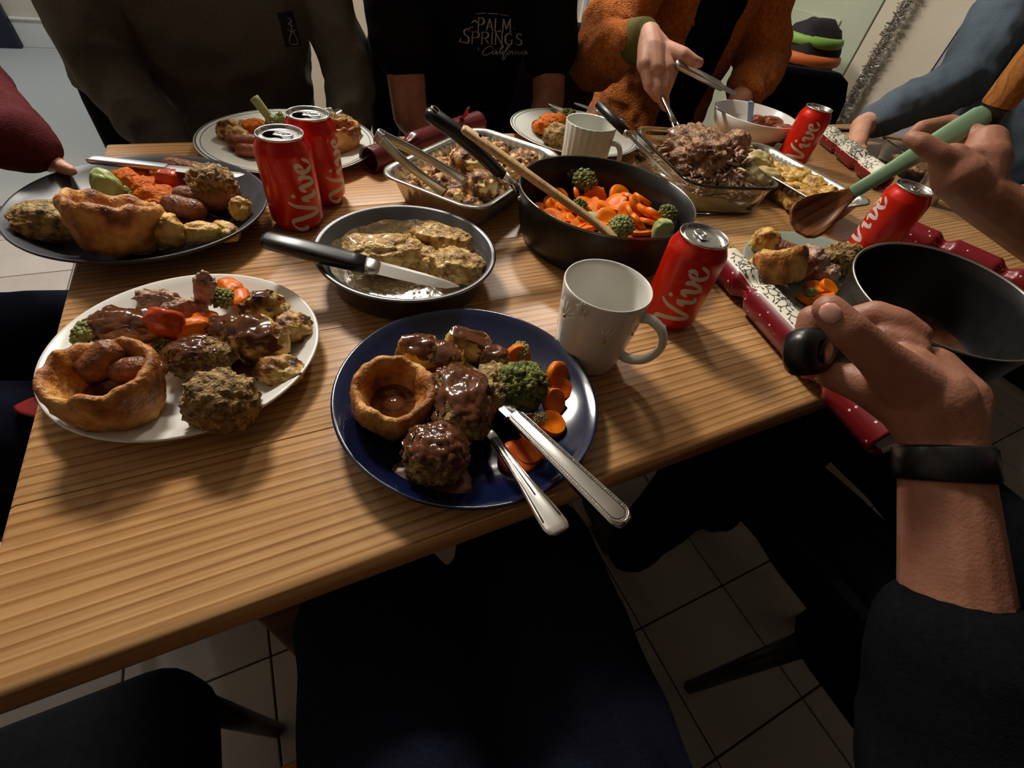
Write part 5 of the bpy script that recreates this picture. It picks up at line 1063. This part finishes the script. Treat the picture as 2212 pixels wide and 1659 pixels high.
# person in the black t-shirt
aL = [V((0.515, 1.08, 1.02)), pv(886, 250, 0.97), V((0.60, 0.93, 0.63))]; aR = [V((0.865, 1.08, 1.02)), pv(1185, 225, 0.98), V((0.78, 0.93, 0.63))]
hands = [remesh(chain([w_, w_ + V((d * 0.04, -0.05, -0.02)), w_ + V((d * 0.07, -0.07, -0.03))], [0.025, 0.032, 0.018]), 0.004, 3) for w_, d in ((aL[2], 1), (aR[2], -1))]
pC, shC = person('person in a black t-shirt with grey lettering, bare arms hanging', (0.69, 1.17, 0.50), (0, -1, 0), 0.58, 0.94, V((0, -0.06, 0)), [(aL, [0.050, 0.040, 0.028]), (aR, [0.050, 0.040, 0.028])], hands, [[V((0.78, 1.12, 0.52)), V((0.79, 0.72, 0.54)), V((0.79, 0.74, 0.10))], [V((0.60, 1.12, 0.52)), V((0.59, 0.72, 0.54)), V((0.59, 0.74, 0.10))]], ('t_shirt', 'black_cotton', 10, 'black t-shirt printed with grey lettering'), [([aL[0], aL[0].lerp(aL[1], 0.60)], [0.074, 0.066]), ([aR[0], aR[0].lerp(aR[1], 0.62)], [0.074, 0.066])], skin='skin_warm', amp=0.006)
bv = bvh_of(shC)
GL = {'P': [[(0, 0), (0, 1)], [(0, 1), (.42, 1), (.58, .76), (.42, .52), (0, .5)]], 'A': [[(0, 0), (.33, 1)], [(.33, 1), (.68, 0)], [(.12, .35), (.55, .35)]], 'L': [[(0, 1), (0, 0)], [(0, 0), (.45, 0), (.52, .14)]], 'M': [[(0, 0), (.06, 1)], [(.06, 1), (.4, .2)], [(.4, .2), (.74, 1)], [(.74, 1), (.82, 0)]], 'S': [[(.52, .84), (.33, 1), (.08, .86), (.14, .6), (.44, .42), (.5, .15), (.28, 0), (.0, .14)]], 'R': [[(0, 0), (0, 1)], [(0, 1), (.42, 1), (.56, .77), (.42, .54), (0, .52)], [(.26, .52), (.62, 0)]], 'I': [[(0, 0), (0, 1)]], 'N': [[(0, 0), (0, 1)], [(0, 1), (.55, 0)], [(.55, 0), (.55, 1)]], 'G': [[(.58, .84), (.35, 1), (.05, .75), (.05, .25), (.35, 0), (.58, .14), (.58, .42)], [(.4, .42), (.7, .42)]]}
GWD = {'P': .62, 'A': .72, 'L': .56, 'M': .9, 'S': .58, 'R': .66, 'I': .1, 'N': .6, 'G': .72}
st = []
def setline(txt, x0, y0, x1, y1, hgt, bigfirst=1.0):
    tot = sum(GWD[c] for c in txt) + 0.22 * (len(txt) - 1); x = 0; L = math.hypot(x1 - x0, y1 - y0); k = L / tot; dx, dy = (x1 - x0) / L, (y1 - y0) / L
    for i, c in enumerate(txt):
        hg = hgt * (bigfirst if i == 0 else 1)
        for q in GL[c]:
            pts = [(x0 + dx * (x + p[0]) * k + dy * p[1] * hg, y0 + dy * (x + p[0]) * k - dx * p[1] * hg) for p in q]; st.append(pts)
            if len(q) == 2 and abs(q[0][0] - q[1][0]) < 0.1:
                for p in pts: st.append([(p[0] - 2.6, p[1]), (p[0] + 2.6, p[1])])
        x += GWD[c] + 0.22
setline('PALM', 1033, 66, 1104, 69, 27); setline('SPRINGS', 1000, 93, 1128, 98, 25, 1.25)
st += [[(1028, 30), (1050, 28)], [(1054, 29), (1076, 30)], [(1080, 31), (1099, 34)], [(1018, 50), (1026, 44), (1030, 50)], [(1012, 62), (1022, 58)], [(1004, 92), (994, 90), (996, 82)]]
bold = ribbon(st, lambda x, y: hit(bv, x, y, 0.0016), 1.6, 3.6, R(10), 4)
cal = [[(22, 4), (14, -2), (4, 4), (0, 14), (6, 20), (14, 17), (20, 11)], [(30, 8), (24, 8), (22, 14), (27, 17), (31, 9), (32, 17), (36, 13)], [(36, 13), (42, 0), (41, -4), (38, 4), (39, 16), (43, 13)], [(43, 13), (45, 8), (45, 16), (49, 13)], [(48, 14), (55, 0), (54, -5), (50, 6), (48, 26), (52, 28), (55, 14)], [(60, 9), (56, 13), (59, 17), (63, 12), (60, 9), (66, 10)], [(66, 9), (68, 17), (68, 10), (73, 9)], [(73, 9), (74, 17), (76, 10), (80, 10), (81, 17), (84, 13)], [(84, 13), (86, 9), (87, 16), (90, 13)], [(96, 8), (91, 9), (90, 15), (94, 16), (97, 8), (98, 15), (101, 12)], [(45, 4), (46, 3)], [(87, 4), (88, 3)]]
scr = ribbon([[(1046 + p[0] * 0.96 - p[1] * 0.25, 101 + p[1] * 0.92 + p[0] * 0.02) for p in q] for q in cal], lambda x, y: hit(bv, x, y, 0.0016), 1.1, 2.0, R(10), 4)
stars = ribbon([[(1031, 106), (1036, 106)], [(1033.5, 103), (1033.5, 109)], [(1109, 62), (1113, 62)]], lambda x, y: hit(bv, x, y, 0.0016), 1.5, 2.0, 0, 3)
mesh('shirt_lettering', merge(bold, scr, stars), 'print_grey', pC, False, label='grey print reading Palm Springs California')

# person in the orange fleece, carving
dW = pv(1402, 78, 0.86); dR_ = [V((1.18, 1.12, 1.08)), pv(1288, 126, 1.02), dW]; dL_ = [V((1.54, 1.12, 1.08)), V((1.60, 1.02, 0.83)), V((1.48, 0.93, 0.80))]
k_ = [pv(1392, 140, 0.795), pv(1412, 150, 0.785), pv(1438, 148, 0.785), pv(1460, 135, 0.795)]
hnd = [chain([dW, dW.lerp(k_[1], 0.5), k_[1]], [0.026, 0.030, 0.022]), chain([dW, k_[0]], [0.024, 0.017]), chain([dW, k_[3]], [0.024, 0.018]), chain([dW, k_[2]], [0.024, 0.020]),
       chain([k_[0], pv(1400, 185, 0.765), pv(1420, 212, 0.77)], [0.0135, 0.0105, 0.009]), chain([k_[1], pv(1420, 190, 0.755), pv(1434, 228, 0.755)], [0.014, 0.011, 0.009]), chain([k_[2], pv(1434, 192, 0.755), pv(1438, 232, 0.75)], [0.0135, 0.011, 0.009]), chain([k_[3], pv(1446, 178, 0.765), pv(1436, 206, 0.76)], [0.0125, 0.0105, 0.009]),
       chain([dW.lerp(k_[3], 0.45), pv(1476, 118, 0.78), pv(1498, 132, 0.765), pv(1510, 136, 0.762)], [0.019, 0.0145, 0.012, 0.010])]
lh = dL_[2]; fine = [remesh(merge(*hnd), 0.0026, 3), remesh(chain([lh, lh + V((-0.05, -0.03, -0.02)), lh + V((-0.09, -0.05, -0.05))], [0.026, 0.032, 0.018]), 0.004, 3)]
pD, shD = person('person in an orange fleece over black, carving the lamb', (1.36, 1.20, 0.52), (-0.12, -1, 0), 0.62, 1.0, V((0, -0.08, 0)), [(dR_, [0.05, 0.042, 0.028]), (dL_, [0.05, 0.042, 0.03])], fine, [[V((1.46, 1.15, 0.54)), V((1.46, 0.76, 0.54)), V((1.46, 0.80, 0.10))], [V((1.26, 1.15, 0.54)), V((1.24, 0.76, 0.54)), V((1.24, 0.80, 0.10))]], ('undershirt', 'black_cotton', 10, 'black top'), (), skin='skin')
jf = V((-0.12, -1, 0)).normalized(); js = jf.cross(V((0, 0, 1)))
jk = remesh(merge(torso(V((1.36, 1.20, 0.50)), js, jf, 0.63, 1.05, 0.030, V((0, -0.08, 0))), chain([dR_[0], dR_[1], dR_[1].lerp(dR_[2], 0.66)], [0.086, 0.068, 0.052]), chain(dL_, [0.088, 0.074, 0.056])), 0.0065, 5, folds(0.011, 11, 6))
cc = V((1.36, 1.20, 0)); kp = []
for i, p in enumerate(jk[0]):
    d = p - cc; d.z = 0; fr_ = d.dot(jf) - 0.08 * (p.z - 0.5) / 0.6; sd = d.dot(js)
    if not (fr_ > 0.05 and -0.075 < sd < 0.055 and abs(sd) < 0.09): kp.append(i)
ks = set(kp); mp_ = {i: k for k, i in enumerate(kp)}
jo = mesh('fleece_jacket', ([jk[0][i] for i in kp], [tuple(mp_[i] for i in q) for q in jk[1] if all(i in ks for i in q)]), 'orange_fleece', pD, label='open orange fleece jacket')
cu = dR_[1].lerp(dR_[2], 0.74); mesh('cuff', tube([cu, cu.lerp(dR_[2], 0.5), cu.lerp(dR_[2], 0.95)], [0.046, 0.042, 0.036], 24), 'olive_rib', jo, label='olive ribbed cuff')
# carving fork in the joint and a knife held across the hand
fA = pv(1424, 196, 0.765); fB = pv(1468, 288, 0.635)
cf = placed('carving_fork', 'steel carving fork pushed into the lamb by the hand in orange fleece', 'carving fork', orient(fA, fB)); l_ = (fB - fA).length
mesh('shank', bar([(0, 0.0055, 0.004, 0), (0.03, 0.0065, 0.0042, 0), (l_ * 0.6, 0.0055, 0.0035, 0), (l_ * 0.75, 0.0075, 0.003, 0)], 14), 'steel', cf)
mesh('tines', merge(*[tube([V((l_ * 0.72, s * 0.004, 0)), V((l_ * 0.8, s * 0.007, 0)), V((l_ + 0.02, s * 0.007, 0))], [0.0028, 0.0026, 0.001], 8) for s in (-1, 1)]), 'steel', cf)
kA = pv(1462, 138, 0.77); kB = pv(1556, 186, 0.80)
ck = placed('carving_knife', 'pale-handled knife gripped under the thumb of the person in orange fleece', 'knife', orient(kA, kB, (0, -0.6, 1))); l_ = (kB - kA).length
mesh('handle', bar([(0, 0.006, 0.004, 0), (0.004, 0.0105, 0.006, 0), (l_ * 0.5, 0.0115, 0.0065, 0), (l_, 0.0125, 0.006, 0)], 16, 0.6), 'steel_dull', ck)
mesh('blade', loft([[V((x, a, 0)), V((x, b, 0.001)), V((x, b, -0.001))] for x, a, b in ((l_ - 0.002, -0.011, 0.010), (l_ + 0.06, -0.010, 0.008), (l_ + 0.085, 0.0, 0.006))]), 'tin_grey', ck, False)

# person in maroon at the table end
mW = pz(34, 312, 0.058); mL = [V((-0.36, 0.74, 1.02)), V((-0.185, 0.87, 0.845)), mW]; mR = [V((-0.40, 0.38, 1.02)), V((-0.32, 0.30, 0.79)), V((-0.178, 0.428, 0.776))]
tip = V((-0.082, 0.452, T + 0.036)); w2 = mR[2]
h1 = remesh(merge(chain([mW, pz(104, 344, 0.036)], [0.020, 0.016]), *[chain([pz(108 + 2 * i, 344 + 3 * i, 0.034), pz(122 + i * 5, 350 + i * 4, 0.036), pz(134 + i * 6, 362 + i * 2, 0.034)], [0.0095, 0.0085, 0.007]) for i in range(4)]), 0.0026, 3)
h2 = remesh(merge(chain([w2, w2 + V((0.045, 0.012, -0.008))], [0.025, 0.024]), chain([w2 + V((0.03, 0.02, 0.008)), w2 + V((0.055, 0.03, 0.016)), tip], [0.013, 0.0115, 0.009]), *[chain([w2 + V((0.04, 0.016 - 0.013 * i, -0.014)), w2 + V((0.064, 0.022 - 0.012 * i, -0.022)), w2 + V((0.084, 0.028 - 0.011 * i, -0.016))], [0.011, 0.0095, 0.008]) for i in range(4)]), 0.0026, 3)
pA, shA = person('person in a maroon knit top holding the black plate at the table end', (-0.46, 0.56, 0.50), (1, 0, 0), 0.58, 1.0, V((0.05, 0, 0)), [(mL, [0.05, 0.042, 0.028]), (mR, [0.05, 0.042, 0.028])], [h1, h2], [[V((-0.42, 0.66, 0.52)), V((-0.09, 0.62, 0.53)), V((-0.10, 0.62, 0.10))], [V((-0.42, 0.46, 0.52)), V((-0.09, 0.42, 0.53)), V((-0.10, 0.42, 0.10))]], ('knit_top', 'maroon_knit', 11, 'maroon knitted top'), [([mL[0], mL[1], mL[1].lerp(mL[2], 1.0)], [0.078, 0.060, 0.040]), (mR, [0.078, 0.060, 0.040])], amp=0.008, trousers='navy_denim')
rb = spline([V((-0.13, 0.41, 0.60)), V((-0.105, 0.37, 0.625)), V((-0.075, 0.35, 0.62)), V((-0.055, 0.335, 0.60))], 5)
tag(mesh('ribbon', tube(rb, (0.011, 0.0012), 8), 'red_paper'), 'loose red ribbon on the lap of the person in maroon', 'ribbon')

# diner in black who holds the saucepan and the spoon
W1 = pd(2032, 938, 0.322); E1 = V((0.520, -0.275, 0.742)); W2 = pd(2112, 420, 0.585); E2 = V((1.215, -0.07, 0.83))
P_ = lambda x, y, d: pd(x, y, d)
hA_ = [chain([W1, P_(1998, 868, 0.325), P_(1950, 815, 0.332)], [0.025, 0.029, 0.024]), chain([W1, P_(2040, 868, 0.335), P_(2005, 808, 0.345)], [0.024, 0.026, 0.021]), chain([P_(1990, 850, 0.330), P_(1920, 805, 0.345)], [0.025, 0.018]),
       chain([P_(1980, 846, 0.320), P_(1898, 772, 0.308), P_(1832, 712, 0.304), P_(1790, 668, 0.308)], [0.021, 0.0138, 0.0120, 0.0102]), chain([P_(1975, 880, 0.330), P_(1880, 832, 0.338), P_(1800, 812, 0.352)], [0.022, 0.0165, 0.0110]),            # thumb on top
       chain([P_(1985, 815, 0.350), P_(1870, 720, 0.362), P_(1755, 688, 0.350), P_(1738, 745, 0.352)], [0.018, 0.0115, 0.0105, 0.0090]),           # index round the handle
       chain([P_(1845, 690, 0.362), P_(1888, 678, 0.354), P_(1942, 694, 0.345), P_(1984, 722, 0.340)], [0.0105, 0.0105, 0.0098, 0.0086]),          # middle
       chain([P_(1872, 738, 0.356), P_(1912, 726, 0.348), P_(1950, 736, 0.341), P_(1982, 754, 0.337)], [0.0105, 0.0102, 0.0095, 0.0085]),          # ring
       chain([P_(1915, 775, 0.352), P_(1945, 766, 0.346), P_(1978, 782, 0.342)], [0.0100, 0.0092, 0.0080])]
foreA = remesh(merge(chain([W1, W1.lerp(E1, 0.35), W1.lerp(E1, 0.75), E1], [0.0240, 0.0285, 0.034, 0.036]), *hA_), 0.0021, 3)
hB_ = [chain([W2, P_(2120, 350, 0.585), P_(2130, 310, 0.590)], [0.026, 0.029, 0.022]), chain([W2, P_(2070, 380, 0.580), P_(2050, 350, 0.580)], [0.026, 0.028, 0.022]),
       chain([P_(2062, 352, 0.575), P_(2030, 335, 0.572), P_(1990, 308, 0.575), P_(1972, 300, 0.580)], [0.018, 0.0135, 0.0115, 0.0095]),            # thumb in front of the handle
       chain([P_(2110, 300, 0.600), P_(2050, 268, 0.622), P_(1990, 278, 0.622), P_(1966, 298, 0.620)], [0.0155, 0.012, 0.0105, 0.009]),             # index behind it
       chain([P_(2132, 305, 0.595), P_(2140, 330, 0.578), P_(2085, 342, 0.572), P_(2060, 326, 0.578)], [0.016, 0.0135, 0.0115, 0.0095]), chain([P_(2140, 330, 0.592), P_(2132, 372, 0.574), P_(2080, 378, 0.568)], [0.015, 0.013, 0.011])]
foreB = remesh(merge(chain([W2, W2.lerp(E2, 0.4), W2.lerp(E2, 0.8), E2], [0.028, 0.034, 0.040, 0.042]), *hB_), 0.0026, 4)
uA = [V((0.735, -0.42, 1.03)), E1]; uB = [V((1.125, -0.36, 1.03)), E2]
pE, shE = person('person in black holding the saucepan and the sage-handled spoon', (0.93, -0.40, 0.50), (0.05, 1, 0), 0.57, 1.0, V((0, 0.0, 0)), [(uA, [0.05, 0.041]), (uB, [0.05, 0.042])], [foreA, foreB], [[V((1.03, -0.34, 0.52)), V((1.03, 0.07, 0.54)), V((1.03, 0.10, 0.10))], [V((0.80, -0.34, 0.52)), V((0.78, 0.07, 0.54)), V((0.76, 0.10, 0.10))]], ('black_top', 'black_cotton', 10, 'black top with pushed-up sleeves'), [([uA[0], uA[1], E1.lerp(W1, 0.36)], [0.072, 0.060, 0.050]), ([uB[0], uB[1], E2.lerp(W2, 0.25)], [0.072, 0.060, 0.052])], skin='skin_warm')
dw = (E1 - W1).normalized(); wc_ = W1 + dw * 0.020
mesh('wristband', tube([wc_ - dw * 0.012, wc_ - dw * 0.010, wc_ + dw * 0.010, wc_ + dw * 0.012], [0.0262, 0.0280, 0.0290, 0.0270], 32), 'black_plastic', pE, label='black wristband')
def nail(p, n_, up, r=0.0055):
    q = orient(p, V(p) + V(up), n_); mesh('fingernail', xf(ell((0, 0, 0), (r * 1.2, r, 0.0016), None, 2), q), 'nail', pE)
tv = (P_(1790, 668, 0.310) - P_(1826, 718, 0.306)).normalized(); nail(P_(1794, 677, 0.307) - ray(1794, 677).normalized() * 0.0098, -ray(1793, 674).normalized(), tv, 0.0062)
0 and nail(P_(1978, 718, 0.340) - ray(1978, 718).normalized() * 0.0078, -ray(1978, 718).normalized(), tv, 0.0045)
mesh('belt_stripe', tube([V((0.69, -0.25, 0.602)), V((0.68, -0.10, 0.607)), V((0.685, 0.02, 0.606))], (0.010, 0.0015), 8), 'trouser_dark', pE)

# person in denim at the far end
fW = V((1.60, 0.640, T + 0.050)); fE = V((1.955, 0.66, 0.895)); fR = [V((2.14, 0.76, 1.04)), fE, fW]; gW = V((1.66, 0.235, T + 0.06)); fL = [V((2.16, 0.38, 1.04)), V((2.02, 0.22, 0.84)), gW]
f1 = remesh(merge(chain([fW, pz(1848, 316, 0.026)], [0.024, 0.022]), *[chain([pz(1846 + i * 6, 312 + i * 4, 0.026), pz(1822 + i * 10, 304 + i * 7, 0.024), pz(1798 + 15 * i, 296 + 8 * i, 0.016)], [0.0105, 0.010, 0.0085]) for i in range(4)]), 0.003, 3)
f2 = remesh(merge(chain([gW, gW + V((-0.06, 0.01, -0.01))], [0.025, 0.026]), *[chain([gW + V((-0.06, -0.02 + 0.016 * i, -0.005)), gW + V((-0.095, -0.015 + 0.017 * i, -0.012)), gW + V((-0.12, -0.01 + 0.014 * i, -0.034))], [0.011, 0.0095, 0.008]) for i in range(4)]), 0.003, 3)
person('person in a blue-grey denim shirt resting a hand on the table end', (2.22, 0.56, 0.50), (-1, 0, 0), 0.58, 1.0, V((-0.04, 0, 0)), [(fR, [0.05, 0.042, 0.028]), (fL, [0.05, 0.042, 0.028])], [f1, f2], [[V((2.16, 0.64, 0.52)), V((1.86, 0.50, 0.54)), V((1.88, 0.50, 0.10))], [V((2.16, 0.46, 0.52)), V((1.86, 0.32, 0.54)), V((1.88, 0.32, 0.10))]], ('denim_shirt', 'blue_denim', 11, 'blue-grey denim shirt'), [([fR[0], fR[1], fR[1].lerp(fR[2], 0.85)], [0.078, 0.064, 0.046]), ([fL[0], fL[1], fL[1].lerp(fL[2], 0.8)], [0.078, 0.064, 0.046])], skin='skin', amp=0.008)

# the photographer's lap
gl_ = [[V((0.315, -0.36, 0.57)), V((0.372, 0.02, 0.57)), V((0.39, 0.06, 0.09))], [V((0.175, -0.36, 0.57)), V((0.205, 0.02, 0.57)), V((0.20, 0.06, 0.09))]]
lg = remesh(merge(ringloft([(V((0.25, -0.40, 0.68)), V((0.165, 0, 0)), V((0, 0.11, 0))), (V((0.25, -0.40, 0.56)), V((0.18, 0, 0)), V((0, 0.13, 0))), (V((0.25, -0.38, 0.48)), V((0.16, 0, 0)), V((0, 0.12, 0)))]), *[chain(l, [0.092, 0.082, 0.055]) for l in gl_]), 0.008, 4, folds(0.006, 9, 2))
pG = tag(mesh('person', lg, 'navy_denim'), 'lap and legs of the seated photographer in dark jeans', 'person')
for l in gl_:
    a = l[2]; mesh('shoe', remesh(merge(capsule(a + V((0, -0.02, -0.03)), 0.045, a + V((0, 0.15, -0.045)), 0.036), boxgeo(a + V((0, 0.06, -0.08)), (0.07, 0.2, 0.018))), 0.008, 3), 'shoe', pG)

# ------------------------------------------------------------------ things beyond the table
# tinsel strand on the right wall
tu, tvv = U1 - 0.035, 1.295; rg = random.Random(5); parts = [tube([V((0, 0, -0.55)), V((0.004, 0.006, 0.0)), V((0, 0, 0.6))], 0.004, 6)]
vs_, fs = [], []
for i in range(1700):
    z = rg.uniform(-0.55, 0.6); a = rg.uniform(0, 6.283); l = rg.uniform(0.018, 0.036); d = V((math.cos(a), math.sin(a), rg.uniform(-0.6, 0.6))).normalized(); p = V((0, 0, z)); s = d.cross(V((rg.uniform(-1, 1), rg.uniform(-1, 1), rg.uniform(-1, 1)))).normalized() * 0.0014
    o_ = len(vs_); vs_ += [p - s, p + s, p + d * l + s, p + d * l - s]; fs.append((o_, o_ + 1, o_ + 2, o_ + 3))
tag(mesh('tinsel', merge((vs_, fs), *parts), 'tinsel_silver', None, False, (tu - 0.02, tvv, 0.95)), 'silver tinsel strand hanging down the wall beside the pale post', 'tinsel')
# pepper mill
pm = thing('pepper_mill', 'tall turned wooden pepper mill with steel and black collar at the table end', 'pepper mill', (1.475, 0.355, T))
mesh('base', lathe([(0, 0), (0.026, 0), (0.027, 0.004), (0.024, 0.06), (0.021, 0.11)], 32), 'steel_dull', pm); mesh('collar', lathe([(0.021, 0.11), (0.024, 0.114), (0.025, 0.16), (0.024, 0.18), (0.0255, 0.1815), (0.0255, 0.185)], 32), 'black_plastic', pm)
mesh('mill_body', lathe([(0.0255, 0.185), (0.027, 0.19), (0.029, 0.26), (0.027, 0.32), (0.022, 0.34), (0.024, 0.355), (0.022, 0.38), (0, 0.39)], 32), 'tan_wood', pm)
# black serving spoon lying behind the can
bA, bB = V((1.47, 0.735, T + 0.012)), V((1.70, 0.70, T + 0.016))
bs = placed('serving_spoon', 'black serving spoon lying at the far end of the table behind a red can', 'spoon', orient(bA, bB)); l_ = (bB - bA).length
mesh('handle', bar([(0, 0.008, 0.004, 0), (0.01, 0.011, 0.005, 0), (l_, 0.007, 0.004, 0)], 14), 'black_plastic', bs); mesh('spoon_bowl', bar([(l_ - 0.002, 0.006, 0.004, 0), (l_ + 0.02, 0.024, 0.006, 0.004), (l_ + 0.05, 0.030, 0.007, 0.006), (l_ + 0.08, 0.022, 0.005, 0.010), (l_ + 0.09, 0.006, 0.003, 0.012)], 16), 'black_plastic', bs)
# striped bag hung beside the orange fleece
bgp = V((2.30, 1.42, 0.772)); bg = thing('striped_bag', 'dark bag with green and orange stripes beside the orange fleece', 'bag', bgp)
mesh('bag_body', blobgeo((0.12, 0.11, 0.15), 0.12, 1.6, 4, 5, 0.85), 'patch_dark', bg)
mat('stripe_green', [(120, 160, 70)], rough=0.6); mat('stripe_orange', [(196, 96, 40)], rough=0.6)
for z, mm in ((0.075, 'stripe_green'), (0.02, 'stripe_orange'), (-0.035, 'stripe_green')):
    hw = math.sqrt(max(0.1, 1 - (z / 0.13) ** 2)); mesh('stripe', tube([V((0.132 * hw * math.cos(a), 0.124 * hw * math.sin(a), z)) for a in [2 * math.pi * i / 24 for i in range(25)]], (0.017, 0.019), 8, up=(0, 0, 1)), mm, bg)
st_ = thing('side_stool', 'low black stool under the striped bag', 'stool', (2.30, 1.42, 0)); mesh('seat', lathe([(0, 0.575), (0.14, 0.575), (0.145, 0.59), (0.14, 0.605), (0, 0.608)], 32), 'black_plastic', st_)
for k in range(3): a = k * 2.094; mesh('leg', tube([V((0.1 * math.cos(a), 0.1 * math.sin(a), 0.576)), V((0.15 * math.cos(a), 0.15 * math.sin(a), 0))], 0.012, 8), 'black_plastic', st_)
